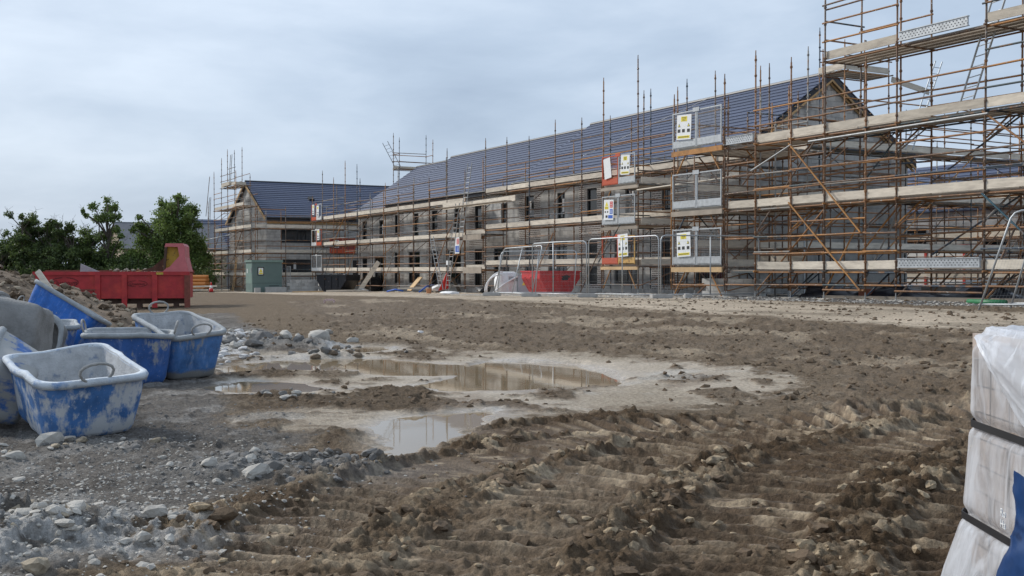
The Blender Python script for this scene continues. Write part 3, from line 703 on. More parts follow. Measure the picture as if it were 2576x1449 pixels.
# houses behind: plain finished neighbours
def plain_house(name, label, loc, w, dp, ez, rz, ridge, mw, mr, courses=False, wins=(), group=None):
    x, y = loc; h = thing(name, (x, y, -.3), label, 'house', group); b = MB(); 
    if ridge == 'x': sec = [(-dp/2, 0), (dp/2, 0), (dp/2, ez), (0, rz), (-dp/2, ez)]; vs = [Vector((x+a, y+q, z-.3)) for a in (-w/2, w/2) for q, z in sec]
    else: sec = [(-w/2, 0), (w/2, 0), (w/2, ez), (0, rz), (-w/2, ez)]; vs = [Vector((x+q, y+a, z-.3)) for a in (-dp/2, dp/2) for q, z in sec]
    k = 5; b.add(vs, [tuple(range(k)), tuple(range(2*k-1, k-1, -1))] + [(i, k+i, k+(i+1) % k, (i+1) % k) for i in range(k)]); b.build('wall', mw, h)
    hw = (dp if ridge == 'x' else w)/2; ln = math.hypot(hw, rz-ez)+.35; an = math.atan2(rz-ez, hw)
    for s in (-1, 1):
        off = hw/2 + .1*math.cos(an); zc = (ez+rz)/2 - .3 + .10 - .1*math.sin(an)
        if courses:
            for i in range(14):
                t = (i+.5)/14; o = bpy.data.objects.new('tile_course', unit('cube', mr)); link(o, h); q = s*(hw*1.06)*(1-t); zz = ez-.3-.12 + (rz-ez+.2)*t + .08
                if ridge == 'x': o.location = Vector((x, y+q, zz)) - base(h); o.scale = (w+.4, ln/14*1.15, .04); o.rotation_euler = (-s*(an-R(5)), 0, 0)
                else: o.location = Vector((x+q, y, zz)) - base(h); o.scale = (ln/14*1.15, dp+.4, .04); o.rotation_euler = (0, s*(an-R(5)), 0)
        if ridge == 'x': box('roof_slope', (x, y+s*off, zc), (w+.4, ln, .08), mr, h, (-s*an, 0, 0))
        else: box('roof_slope', (x+s*off, y, zc), (ln, dp+.4, .08), mr, h, (0, s*an, 0))
    for (p, s_) in wins: box('window', p, s_, M_GLASS, h)
    return h
M_STONE = mat('tan_stone', (.36, .29, .21), .9, var=.4, scale=3)
M_RENDER = mat('white_render', (.62, .61, .58), .9, var=.08)
M_SLATE = mat('grey_slate', (.13, .135, .15), .7, var=.2, scale=2)
plain_house('old_house', 'finished house with tan stone gable and grey roof behind the trees', (-116, 23.0), 9, 10, 4.0, 6.6, 'y', M_STONE, M_SLATE, wins=[((-111.45, 20, 2.2), (.1, 1.2, 1.2))])
plain_house('back_house', 'dark slate roofed house behind the far left scaffold', (-128, 36), 11, 18, 4.6, 7.6, 'y', M_MORTAR, M_TILE, courses=True, wins=[((-122.45, 34, 3.4), (.1, 1.4, 1.2))])
plain_house('back_house', 'slate roofed house behind the scaffold at the right edge', (-46, 63), 28, 11, 5.6, 9.0, 'x', M_BLOCK, M_TILE, courses=True, wins=[((-50, 57.45, 3.6), (1.6, .1, 1.2)), ((-44, 57.45, 3.6), (1.6, .1, 1.2))])
cab = thing('site_cabin', (-44, 50, .2), 'white and red site cabin glimpsed low through the right scaffold', 'cabin')
M_REDC = mat('cabin_red', (.45, .04, .03), .6, var=.15)
box('cabin_wall', (-44, 50, 1.5), (10, 3, 2.5), M_RENDER, cab); box('cabin_roof', (-44, 50, 2.83), (10.2, 3.2, .15), M_REDC, cab); box('cabin_band', (-44, 48.48, .5), (9.8, .03, .5), M_REDC, cab)
for i in range(4): box('window', (-47.8+2.5*i, 48.48, 1.8), (1.2, .03, .9), M_GLASS, cab)
for i in range(5): box('corner_post', (-49+2.5*i, 48.47, 1.5), (.15, .05, 2.5), M_REDC, cab)
# ================================================================== SCAFFOLDING
class Scaf:
    def __init__(s, name, loc, label, group=None): s.t = thing(name, loc, label, 'scaffold', group)
    def run(s, axis, pos, q0, q1, lifts, top, inner_top=None, nb=4, rails=(.5, 1.0), inner_rail=True, toe=True, base_led=True, skip=(), missing=0.0, gnd=None, steel=(), noout=()):
        """pos along the run; q0 outer line, q1 inner line; lifts = [(z, i0, i1)] of decked bays; top(i) = height of outer standards"""
        T = s.t; P = (lambda a, q, z: Vector((a, q, z))) if axis == 'x' else (lambda a, q, z: Vector((q, a, z)))
        sg = 1 if q1 > q0 else -1; up = Vector((0, 0, 1))
        for i, a in enumerate(pos):
            for q, tp in ((q0, top(i)), (q1, inner_top(i) if inner_top else top(i)-.6-random.random()*.5)):
                if (i, q) in noout or tp is None: continue
                p = P(a, q, 0); g = gnd if gnd is not None else gz(p.x, p.y)
                tube('base_jack', P(a, q, g+.02), P(a, q, g+.3), M_GALVD, T, .017)
                box('base_plate', P(a, q, g+.022), (.15, .15, .012), M_GALVD, T)
                plank('sole_board', P(a-.3, q, g+.0), P(a+.3, q, g+.0), .22, .045, M_BOARD, T)
                standard(P(a, q, g+.22), tp, T)
        for (z, i0, i1) in lifts:
            for i in range(i0, i1):
                a, b = pos[i], pos[i+1]; j = lambda: random.uniform(-.02, .02)
                tube('ledger', P(a, q0+.05*sg, z-.09), P(b, q0+.05*sg, z-.09), None, T)
                tube('ledger', P(a, q1-.05*sg, z-.09), P(b, q1-.05*sg, z-.09), None, T)
                for k in range(nb):
                    w = (abs(q1-q0)-.10)/nb; q = q0 + sg*(.07 + w*(k+.5)); zz = z-.035+random.uniform(0, .008)
                    plank('deck_board', P(a-.08+j(), q, zz), P(b+.08+j(), q, zz), min(w-.012, .225), .038, M_DECK, T)
                if toe and (z, i) not in skip:
                    if (z, i) in steel: continue
                    plank('toe_board', P(a+.03+j(), q0+.035*sg, z+.125+j()*.5), P(b-.03+j(), q0+.035*sg, z+.125+j()*.5), .038, .235, M_BOARD, T, up=up)
                for rz_ in rails:
                    if random.random() > missing and (z, i) not in skip: tube('guard_rail', P(a-.06, q0-.04*sg, z+rz_+j()), P(b+.06, q0-.04*sg, z+rz_+j()), None, T)
                if inner_rail and random.random() < .5: tube('guard_rail', P(a, q1, z+.48+j()), P(b, q1, z+.48), None, T)
                if inner_rail and random.random() < .35: tube('guard_rail', P(a, q0, z+1.45+j()), P(b, q0, z+1.45), None, T)
                if inner_rail and random.random() < .75: tube('guard_rail', P(a, q1, z+.95), P(b, q1, z+.95+j()), None, T)
            for i in range(i0, i1+1):
                tube('transom', P(pos[i]+.05, q0-.12*sg, z-.06), P(pos[i]+.05, q1+.12*sg, z-.06), None, T)
                if random.random() < .4:
                    tube('brace', P(pos[i]+.03, q0, z-.85), P(pos[i]+.03, q1-.25*sg, z-.12), None, T, .02)
        if base_led:
            for i in range(len(pos)-1):
                p = P(pos[i], q0, 0); g = gz(p.x, p.y); tube('ledger', P(pos[i], q0-.04*sg, g+.42), P(pos[i+1], q0-.04*sg, g+.42), None, T)
                if random.random() < .6: tube('ledger', P(pos[i], q1, g+.42), P(pos[i+1], q1, g+.42), None, T)
        return s
    def tube(s, a, b, m=None, name='brace', r=TR): return tube(name, a, b, m, s.t, r)
    def board(s, a, b, name='toe_board', w=.038, h=.235, m=None): return plank(name, a, b, w, h, m or M_BOARD, s.t)
    def steel(s, a, b, h=.24):
        """perforated steel board standing on edge"""
        a, b = Vector(a), Vector(b); o = plank('steel_board', a, b, .05, h, M_GALV, s.t)
        d = (b-a); ln = d.length; d.normalize(); n = d.cross(Vector((0, 0, 1))); 
        if n.y > 0 and abs(n.y) > abs(n.x): n = -n
        hm = MB(); k = int(ln/.11)
        for i in range(k):
            for j in (-1, 0, 1): hm.box(a + d*(.06 + (i+.5*(j % 2))*.11) + n*.027 + Vector((0, 0, j*h*.26)), (.03, .006, .026) if abs(n.y) > abs(n.x) else (.006, .03, .026))
        oo = hm.build('perforation', M_HOLE, s.t); oo['kind'] = 'stuff'
        fl = MB(); fl.box((a+b)/2 + Vector((0, 0, h/2)), (abs(b.x-a.x)+.03, .09, .02)); fl.box((a+b)/2 - Vector((0, 0, h/2)), (abs(b.x-a.x)+.03, .09, .02))
        fl.build('steel_flange', M_GALV, s.t)
rnd = random.Random(11)
# --- A: along the terrace front
PA = [-84.2 + 2.5*i for i in range(23)]
topA = {0: 7.3, 1: 9.2, 2: 8.4, 3: 9.6, 4: 8.9, 5: 6.9, 6: 6.7, 7: 8.2, 8: 6.8, 9: 7.2, 10: 8.6, 11: 7.1, 12: 8.8, 13: 8.6, 14: 8.4, 15: 8.9, 16: 8.6, 17: 8.4, 18: 9.2, 19: 9.0, 20: 9.3, 21: 9.0, 22: 9.4}
A = Scaf('tube_scaffold', (-56, 28, .1), 'long rusty tube scaffold along the front of the terrace')
lA = [(z, 0, 11) for z in (1.5, 3.5, 5.5)] + [(z, 12, 22) for z in (1.85, 3.85, 5.85)] + [(1.62, 11, 12), (3.6, 11, 12)]
A.run('x', PA, 28.0, 29.15, lA, lambda i: topA[i], lambda i: (7.9 + .5*math.sin(i*2.3)) if i % 2 else 6.6, nb=4, rails=(.48, .98), missing=.06, skip=[(z, 0) for z in (1.5, 3.5, 5.5)])
for i in (1, 3, 6, 9, 10, 14, 16, 19):
    A.tube((PA[i], 27.93, .5), (PA[i+1], 27.93, 3.4)); 
    if i % 2: A.tube((PA[i+1], 27.93, 3.5), (PA[i+2] if i+2 < 23 else PA[22], 27.93, 5.5))
for z, x0, x1, y in ((6.5, -57, -46, 28.4), (7.2, -52, -38, 28.3), (7.9, -46, -34, 28.5), (7.0, -72, -60, 28.4)): A.tube((x0, y, z), (x1, y, z+.1), None, 'guard_rail')
A.tube((-44.2, 28.1, 7.0), (-37.5, 30.3, 9.0), M_GALVD, 'cable', .012)
# board stack and little platform at the step of the row
A.board((-59.3, 27.8, 5.35), (-56.6, 27.8, 5.35), w=.05, h=.42); A.board((-56.5, 27.82, 5.3), (-50.4, 27.82, 5.35), w=.06, h=.3); A.board((-56.6, 27.8, 3.42), (-54.3, 27.8, 3.42), w=.05, h=.3, m=M_DECK)
A.board((-56.6, 27.8, 1.55), (-54.3, 27.8, 1.55), w=.05, h=.34, m=M_DECK)
for q in (27.3, 27.55): plank('deck_board', (-59.2, q, 5.2), (-50.5, q, 5.2), .22, .04, M_DECK, A.t)
# --- loading bay 1
b1 = Scaf('loading_bay_scaffold', (-37.4, 26.8, .5), 'loading bay tower with red, yellow and galvanised gates')
B1 = [-38.7, -36.15]
tp1 = lambda i: 9.6 if i == 0 else 10.0
b1.run('x', B1, 25.6, 28.05, [(z, 0, 1) for z in (1.75, 3.4, 5.05)], tp1, lambda i: 9.3, nb=9, rails=(), inner_rail=False, toe=False)
for z in (1.75, 3.4, 5.05):
    b1.board((-36.1, 25.7, z+.13), (-36.1, 28.0, z+.13)); b1.board((-38.75, 25.7, z+.13), (-38.75, 28.0, z+.13))
    for q in (.5, 1.0): b1.tube((-36.15, 25.6, z+q), (-36.15, 28, z+q), None, 'guard_rail'); b1.tube((-38.7, 25.6, z+q), (-38.7, 28, z+q), None, 'guard_rail')
    plank('bearer', (-38.75, 25.52, z-.13), (-36.05, 25.52, z-.13), .06, .13, M_NEWWOOD if z < 2 else M_DECK, b1.t)
    for xx, s_ in ((-38.6, 1), (-36.25, -1)): b1.tube((xx, 25.56, z-.95), (xx+s_*.55, 25.56, z-.15), M_ORANGE if z < 2 else None)
b1.tube((-38.9, 25.5, 1.9), (-37.3, 25.5, 3.4)); b1.tube((-36.1, 25.5, 4.75), (-30.2, 25.55, 4.85), M_BOARD, 'pale_pole', .03)
# --- loading bay 2
b2 = Scaf('loading_bay_scaffold', (-29.8, 25.6, .5), 'loading bay tower with three galvanised mesh gates and yellow bearer')
B2 = [-31.15, -28.4]
b2.run('x', B2, 23.6, 28.0, [(1.68, 0, 1), (3.62, 0, 1), (5.72, 0, 1)], lambda i: 7.6 if i == 0 else 7.9, lambda i: 9.0, nb=14, rails=(), inner_rail=False, toe=False)
for z in (1.68, 3.62, 5.72):
    b2.board((-31.2, 23.8, z+.13), (-31.2, 27.9, z+.13))
    plank('bearer', (-31.15, 23.5, z-.13), (-28.4, 23.5, z-.13), .07, .17, M_ORANGE if z > 5 else (M_NEWWOOD if z < 2 else M_DECK), b2.t)
    for q in (.5, 1.0): b2.tube((-31.15, 23.6, z+q), (-31.15, 28, z+q), None, 'guard_rail')
    for xx, s_ in ((-31.05, 1), (-28.5, -1)):
        b2.tube((xx, 23.55, z-1.0), (xx+s_*.6, 23.55, z-.2), M_ORANGE if z != 3.62 else None); b2.tube((xx, 25.5, z-1.0), (xx, 24.6, z-.15))
for x, y in ((-31.15, 25.8), (-28.4, 25.8)): standard((x, y, .6), 6.6, b2.t)
# --- B: tall scaffold at the right
PB = [-28.3, -26.9, -25.3, -23.9, -22.3, -21.2, -18.4, -15.8, -13.2, -10.6]
tb = {0: 7.2, 1: 8.4, 2: 7.9, 3: 10.3, 4: 7.3, 5: 11.5, 6: 11.8, 7: 11, 8: 8, 9: 8}
Bs = Scaf('tube_scaffold', (-20, 24.2, .6), 'tallest rusty tube scaffold at the right, beyond the bare gable')
lB = [(1.55, 0, 9), (3.55, 0, 9), (5.6, 0, 9)]
Bs.run('x', PB, 23.6, 25.0, lB, lambda i: tb[i], lambda i: {3: 10.1, 4: 9.6, 5: 10.8, 6: 11.4, 7: 11}.get(i, 7.4), nb=5, rails=(.5, 1.02), skip=[(1.55, 0)], steel=[(5.6, 0), (1.55, 5)])
Bs.run('x', [-23.9, -21.2, -18.4, -17.2], 23.6, 25.0, [(7.72, 0, 3)], lambda i: None, lambda i: None, nb=4, rails=(.5, 1.05, 1.6), base_led=False, steel=[(7.72, 1)], skip=[])
Bs.steel((-28.3, 23.58, 5.78), (-27.0, 23.58, 5.78)); Bs.steel((-21.1, 23.58, 7.87), (-18.9, 23.58, 7.87)); Bs.steel((-21.1, 23.58, 1.72), (-18.5, 23.58, 1.72))
Bs.board((-17.2, 23.7, 7.9), (-17.2, 25.0, 7.9)); Bs.tube((-23.9, 23.6, 8.3), (-23.9, 25.0, 8.3), None, 'guard_rail'); Bs.tube((-23.9, 23.6, 8.85), (-23.9, 25.2, 8.85), None, 'guard_rail')
Bs.tube((-25.3, 23.5, 5.4), (-22.4, 23.5, 2.6), M_ORANGE); Bs.tube((-25.3, 23.5, 3.6), (-22.4, 23.5, .95), M_ORANGE)
Bs.tube((-23.8, 23.7, 3.5), (-26.9, 23.7, .9)); Bs.tube((-24.3, 23.7, 5.5), (-26.9, 23.7, 2.8)); Bs.tube((-18.4, 23.5, 3.45), (-16.4, 23.5, 1.7), M_TEAL); Bs.tube((-18.4, 23.5, 5.5), (-15.6, 23.5, 3.4))
Bs.tube((-24.4, 23.45, 5.36), (-18.2, 23.45, 5.42), M_GALVD, 'pale_pole', .03); Bs.tube((-27.0, 23.5, 4.7), (-25.2, 23.5, 5.35), M_GALVD, 'brace')
for i in range(2, 8):
    for z in (1.55, 3.55, 5.6):
        Bs.tube((PB[i]+.04, 23.62, z-.75), (PB[i]+.04, 24.5, z-.12), None); 
        if i % 2: Bs.tube((PB[i], 25.0, z-1.6), (PB[i+1], 25.0, z-.1))
for z in (.95, 2.1, 2.55, 4.1, 4.6):
    for i in range(0, 8):
        if rnd.random() < .6: Bs.tube((PB[i], 25.0, z), (PB[i+1], 25.0, z+rnd.uniform(-.03, .03)), None, 'guard_rail')
        if rnd.random() < .35: Bs.tube((PB[i], 23.55, z), (PB[i+1], 23.55, z), None, 'guard_rail')
for z in (1.55, 3.55, 5.6):
    for i in range(9):
        if rnd.random() < .75: Bs.board((PB[i]+.03, 24.98, z+.12), (PB[i+1]-.03, 24.98, z+.12), m=M_BOARD if rnd.random() < .6 else M_DECK)
for i in range(1, 8):
    if i % 2: Bs.tube((PB[i], 25.05, .9), (PB[i+1], 25.05, 3.4))
    Bs.tube((PB[i]+.02, 23.65, .95), (PB[i]+.02, 24.95, 2.9)) if i % 3 == 0 else None
# --- C: across the gable end
PC = [25.1, 27.6, 30.1, 32.6, 35.1, 37.6, 40.1, 42.6, 45.1, 47.6]
Cs = Scaf('tube_scaffold', (-32, 36, .4), 'scaffold wrapped across the bare block gable of the terrace')
Cs.run('y', PC, -31.9, -33.3, [(2.4, 0, 9), (4.45, 0, 9), (6.45, 1, 9)], lambda i: [5.6, 7.4, 8.2, 10.6, 10.9, 8.8, 8.4, 8.5, 8.6, 8.4][i], lambda i: [5, 7, 8.0, 11.3, 11.0, 8.4, 8.2, 8.4, 8.4, 8.2][i], nb=5, rails=(.5, 1.0), inner_rail=True)
Cs.run('y', [32.6, 35.1], -31.9, -33.3, [(9.55, 0, 1)], lambda i: None, lambda i: None, nb=4, rails=(.5,), base_led=False)
Cs.board((-33.5, 33.0, 9.68), (-33.5, 35.0, 9.68)); Cs.board((-33.3, 32.55, 9.68), (-31.9, 32.55, 9.68)); Cs.board((-31.9, 35.2, 9.35), (-31.9, 37.4, 9.0))
for i in range(8):
    z = [.6, 2.5, 4.5][i % 3]; Cs.tube((-31.85, PC[i], z), (-31.85, PC[i+1], z+1.9))
for z in (2.4, 4.45, 6.45):
    for i in range(1, 9):
        if rnd.random() < .7: Cs.board((-33.2, PC[i]+.03, z+.12), (-33.2, PC[i+1]-.03, z+.12))
for z in (.9, 1.5, 3.4, 5.4):
    for i in range(0, 9): Cs.tube((-31.9 if i % 2 else -33.3, PC[i], z), (-31.9 if i % 2 else -33.3, PC[i+1], z), None, 'guard_rail')
for (y, z) in ((30.1, 7.4), (32.6, 8.4)): Cs.tube((-31.9, y, z), (-31.9, 37.6, z), None, 'guard_rail')
for z in (7.9, 8.4):
    for i in range(5, 9): Cs.tube((-31.9, PC[i], z), (-31.9, PC[i+1], z-.02), None, 'guard_rail'); Cs.tube((-33.3, PC[i], z-.1), (-33.3, PC[i+1], z-.1), None, 'guard_rail')
# a white post at the gable scaffold
Cs.tube((-31.0, 29.6, .5), (-31.0, 29.6, 4.2), M_GALV, 'pale_post', .03)
# --- D: in front of the house behind
PD = [-54 + 2.6*i for i in range(12)]
Ds = Scaf('tube_scaffold', (-40, 57, .2), 'scaffold in front of the slate-roofed house behind the gable')
Ds.run('x', PD, 56.0, 57.3, [(1.6, 0, 11), (3.6, 0, 11), (5.6, 0, 11)], lambda i: 7.6 + (i % 3)*.5, lambda i: 7.2, nb=3, rails=(.5, 1.0))
# --- F: round the far left house
PF = [-103.4, -101, -98.6, -96.2, -93.8, -91.3, -88.9, -86.5]
Fs = Scaf('tube_scaffold', (-94, 24, -.2), 'scaffold around the pointed gable of the far left house')
Fs.run('x', PF, 23.7, 24.9, [(1.15, 0, 7), (3.0, 0, 7), (5.0, 2, 7), (6.9, 2, 6), (8.75, 3, 5)], lambda i: [6.1, 7.8, 10.2, 11.3, 11.7, 9.7, 7.2, 6.6][i], lambda i: [6, 7.4, 9.8, 11.9, 12.0, 9.4, 7, 6.4][i], nb=3, rails=(.5, 1.0))
Fs.run('y', [24.0, 26.5, 29.0, 31.5, 34.0, 36.5], -86.5, -87.7, [(1.15, 0, 2), (3.0, 0, 5), (5.0, 0, 5)], lambda i: [6.8, 6.6, 6.4, 7.6, 6.4, 6.8][i], lambda i: 6.2, nb=3, rails=(.5, 1.0))
for i in (0, 1, 2, 4, 5): Fs.tube((PF[i], 23.62, [0, 1.5, 3.2, 0, 1, 3][i]), (PF[i+1], 23.62, [2.9, 3.4, 5, 0, 3.0, 4.9][i]))
Fs.tube((-105.5, 23.4, 4.2), (-92, 23.4, 4.55), M_GALVD, 'pale_pole', .035); Fs.tube((-104.4, 23.5, -.2), (-102.0, 23.5, 3.1)); Fs.tube((-101, 23.5, 6.5), (-99.5, 23.5, 10.0))
Fs.board((-95.5, 23.6, 8.95), (-93.0, 23.6, 8.95), h=.3); Fs.board((-92.9, 23.6, 8.95), (-92.9, 25.0, 8.95), h=.3)
# --- G: ridge platform at the far end of the row
G = Scaf('ridge_scaffold', (-79, 34.7, 0), 'narrow scaffold tower rising behind the far end of the terrace ridge')
G.run('y', [33.1, 35.9], -79.8, -78.6, [(9.5, 0, 1)], lambda i: 12.2, lambda i: 11.6, nb=4, rails=(.6, 1.1, 1.3), base_led=False)
G.tube((-78.6, 33.1, 10.6), (-79.8, 33.1, 10.6), None, 'guard_rail'); G.tube((-78.6, 35.9, 10.6), (-79.8, 35.9, 10.6), None, 'guard_rail')

# ------------------------------------------------------------------ ladders
def ladder(a, b, w, side, label, m=None, group='ladders'):
    a, b = Vector(a), Vector(b); sd = Vector(side).normalized()*w/2; t = thing('ladder', a, label, 'ladder', group); m = m or M_GALV
    tube('stile', a-sd, b-sd, m, t, .026); tube('stile', a+sd, b+sd, m, t, .026); n = int((b-a).length/.28)
    for i in range(1, n):
        p = a + (b-a)*(i/n); tube('rung', p-sd, p+sd, m, t, .014)
    return t
ladder((-19.9, 24.6, 5.6), (-18.35, 24.4, 9.2), .42, (1, 0, .1), 'grey ladder rising to the highest platform at the right')
ladder((-31.6, 35.9, 6.5), (-31.4, 37.4, 10.2), .4, (0, 1, 0), 'pale ladder leaning beside the apex of the bare gable')
ladder((-56.6, 27.65, 3.5), (-55.3, 27.6, 7.6), .5, (1, 0, 0), 'grey ladder rising past the eaves at the step in the terrace')
ladder((-60.5, 27.6, 3.6), (-58.9, 27.5, .4), .5, (1, 0, 0), 'dark ladder leaning below the second platform beside the flag', M_GALVD)
ladder((-58.2, 27.55, .4), (-56.9, 27.6, 5.4), .5, (1, 0, 0), 'ladder leaning steeply to the third platform near the blue and red sign', M_GALVD)
ladder((-79.9, 33.6, 9.6), (-80.0, 32.5, 11.6), .45, (0, 1, .4), 'short ladder sticking up beside the ridge platform', M_GALVD)
ladder((-95.6, 24.3, 9.0), (-95.0, 24.3, 11.6), .5, (1, 0, 0), 'ladder poking above the top platform of the far left gable', M_GALVD)
ladder((-102.7, 24.1, 3.1), (-101.9, 24.1, 8.3), .5, (1, 0, 0), 'ladder up the left side of the far left scaffold', M_GALVD)
ladder((-90.4, 23.2, -.2), (-89.5, 23.3, 2.6), .45, (1, 0, 0), 'wooden ladder leaning at the foot of the far left gable', M_NEWWOOD)

# ------------------------------------------------------------------ gates and signs
def gate_leaf(t, x0, x1, y, z0, z1, m, kick=None, kh=.27, mesh=True):
    f = MB(); w = .04
    for c, s_ in (((x0+w/2, y, (z0+z1)/2), (w, w, z1-z0)), ((x1-w/2, y, (z0+z1)/2), (w, w, z1-z0)), (((x0+x1)/2, y, z1-w/2), (x1-x0-2*w, w-.004, w)), (((x0+x1)/2, y, z0+w/2), (x1-x0-2*w, w-.004, w))): f.box(c, s_)
    f.build('leaf_frame', m, t)
    box('kick_plate', ((x0+x1)/2, y-.012, z0+kh/2+.005), (x1-x0-.03, .012, kh), kick or m, t)
    if mesh:
        wm = MB(); n = int((x1-x0)/.06)
        for i in range(1, n): wm.box((x0+(x1-x0)*i/n, y, (z0+kh+z1)/2), (.005, .005, z1-z0-kh))
        n = int((z1-z0-kh)/.06)
        for i in range(1, n): wm.box(((x0+x1)/2, y+.005, z0+kh+(z1-z0-kh)*i/n), (x1-x0, .005, .005))
        o = wm.build('wire_mesh', M_GALVD if m is not M_GATER else m, t); o['kind'] = 'stuff'
def gate(x0, x1, y, z0, z1, m1, m2, label, group='loading bay gates', mesh2=True, mesh1=True):
    t = thing('loading_gate', ((x0+x1)/2, y, z0), label, 'gate', group); xm = (x0+x1)/2
    gate_leaf(t, x0, xm-.02, y, z0, z1, m1, mesh=mesh1); gate_leaf(t, xm+.02, x1, y, z0, z1, m2, mesh=mesh2)
    box('latch_plate', (xm, y-.03, z1+.0), (.34, .02, .14), m1, t); return t
g1 = (-38.62, -36.24, 25.5)
gate(*g1, 5.08, 6.28, M_GATER, M_GALV, 'red and galvanised gate on the top deck of the first loading bay', mesh2=False)
gate(*g1, 3.43, 4.62, M_GALV, M_GALV, 'galvanised mesh gate on the middle deck of the first loading bay')
gate(*g1, 1.78, 2.95, M_GATER, M_GATEY, 'red and yellow gate on the bottom deck of the first loading bay', mesh2=False, mesh1=False)
g2 = (-31.1, -28.45, 23.5)
gate(*g2, 5.76, 7.02, M_GALV, M_GALV, 'galvanised mesh gate on the top deck of the second loading bay')
gate(*g2, 3.66, 4.88, M_GALV, M_GALV, 'galvanised mesh gate on the middle deck of the second loading bay')
gate(*g2, 1.72, 2.95, M_GALV, M_GALV, 'galvanised mesh gate on the bottom deck of the second loading bay')
M_GW = mat('white_gate_paint', (.66, .66, .64), .6, var=.15)
gate(-84.15, -81.75, 27.9, 5.5, 6.75, M_GATER, M_GW, 'red and white gate on the top deck at the far corner', mesh1=False, mesh2=False)
gate(-84.15, -81.75, 27.9, 3.5, 4.75, M_GW, M_GATER, 'white and red gate on the middle deck at the far corner', mesh1=False, mesh2=False)
gate(-84.15, -81.75, 27.9, 1.5, 2.75, M_GW, M_GW, 'white gate on the bottom deck at the far corner')
t = thing('loading_gate', (-86.4, 31, 3), 'red gate facing the camera on the far left house scaffold', 'gate', 'loading bay gates')
for y0, y1 in ((30.2, 31.3), (31.36, 32.4)):
    f = MB()
    for c, s_ in (((-86.4, y0+.02, 3.6), (.05, .05, 1.25)), ((-86.4, y1-.02, 3.6), (.05, .05, 1.25)), ((-86.4, (y0+y1)/2, 4.2), (.045, y1-y0-.08, .05)), ((-86.4, (y0+y1)/2, 3.0), (.045, y1-y0-.08, .05))): f.box(c, s_)
    f.build('leaf_frame', M_GATER, t); box('kick_plate', (-86.38, (y0+y1)/2, 3.16), (.012, y1-y0-.03, .3), M_GATER, t)
    box('panel', (-86.42, (y0+y1)/2, 3.75), (.01, y1-y0-.1, .85), mat('dark_red_mesh', (.24, .05, .035), .7, var=.2), t)
t = thing('loading_gate', (-85.9, 26.4, 0), 'plain grey gate low beside the green kiosk', 'gate', 'loading bay gates')
gate_leaf(t, -85.9, -84.9, 26.4, .5, 1.9, M_GALVD)
def sign(x, y, z, w, h, style, label, tilt=0.0, nrm=-1):
    """hoarding sign facing -y"""
    t = thing('warning_sign', (x, y, z), label, 'sign', 'safety signs'); t.rotation_euler = (0, tilt, 0)
    def bx(name, cx, cz, sx, sz, m, lay=1, parent=t):
        o = bpy.data.objects.new(name, unit('cube', m)); link(o, parent); o.location = (cx*w, -.004*lay, cz*h); o.scale = (sx*w, .006, sz*h); return o
    bx('plate', 0, 0, 1, 1, M_SIGNW, 0)
    def tri(cx, cz, s_, m):
        mb = MB(); mb.prism([(-.5*s_*w, -.4*s_*w), (.5*s_*w, -.4*s_*w), (0, .45*s_*w)], -.003, .003); o = mb.build('triangle', m, t, loc=(cx*w, -.006, cz*h)); return o
    if style == 'yellow':
        bx('header', .0, .33, .42, .2, M_SIGNY)
        for k in range(3): bx('text_line', 0, .385-.055*k, .3-.05*k, .018, M_SIGNK, 2)
        for cx in (-.33, .33): tri(cx, .08, .17, M_SIGNK); tri(cx, .075, .11, M_SIGNY).location.y = -.009
        for cx in (-.33, -.02, .33): bx('symbol', cx, -.14, .19, .13, M_SIGNK)
        bx('footer', 0, -.39, .84, .1, M_SIGNY); bx('text_line', 0, -.39, .7, .025, M_SIGNK, 2)
    elif style == 'mixed':
        tri(-.2, .3, .3, M_SIGNY); bx('header', -.22, .1, .38, .14, M_SIGNY); bx('text_line', -.22, .1, .3, .02, M_SIGNK, 2)
        for cx in (-.34, -.1): bx('symbol', cx, -.1, .12, .08, M_SIGNK)
        bx('symbol', -.2, -.33, .2, .12, M_SIGNK); bx('red_panel', .27, .26, .3, .3, M_SIGNR); bx('blue_panel', .27, -.08, .3, .24, M_SIGNB); bx('blue_panel', .2, -.34, .46, .16, M_SIGNB)
        for k in range(3): bx('text_line', .27, .34-.08*k, .22, .02, M_SIGNW, 2); bx('text_line', .27, -.02-.06*k, .22, .018, M_SIGNW, 2)
    elif style == 'redblue':
        bx('red_panel', .18, .24, .5, .34, M_SIGNR); bx('blue_panel', .05, -.22, .8, .38, M_SIGNB)
        for k in range(4): bx('text_line', .2, .35-.075*k, .4, .02, M_SIGNW, 2); bx('text_line', .18, -.1-.075*k, .4, .02, M_SIGNW, 2)
    elif style == 'small':
        bx('header', 0, .28, .5, .22, M_SIGNY); bx('symbol', -.25, -.15, .2, .12, M_SIGNK); bx('symbol', .25, -.15, .2, .12, M_SIGNK); bx('footer', 0, -.36, .7, .08, M_SIGNK)
    return t
sign(-38.15, 25.44, 5.78, .5, .85, 'plain', 'blank white board tied to the red gate leaf', R(-8))
sign(-36.85, 25.44, 5.82, .62, .8, 'yellow', 'white warning sign with yellow header on the first loading bay top gate', R(2))
sign(-38.05, 25.44, 4.05, .72, .84, 'mixed', 'multi-colour site safety sign on the first loading bay middle gate', R(2))
sign(-36.95, 25.4, 2.55, .72, .92, 'yellow', 'white warning sign with yellow header on the yellow gate leaf', R(-3))
sign(-30.4, 23.44, 6.48, .8, .86, 'yellow', 'white warning sign with yellow header on the second loading bay top gate', R(3))
sign(-30.4, 23.44, 2.42, .76, .84, 'yellow', 'white warning sign with yellow header on the second loading bay bottom gate', R(-2))
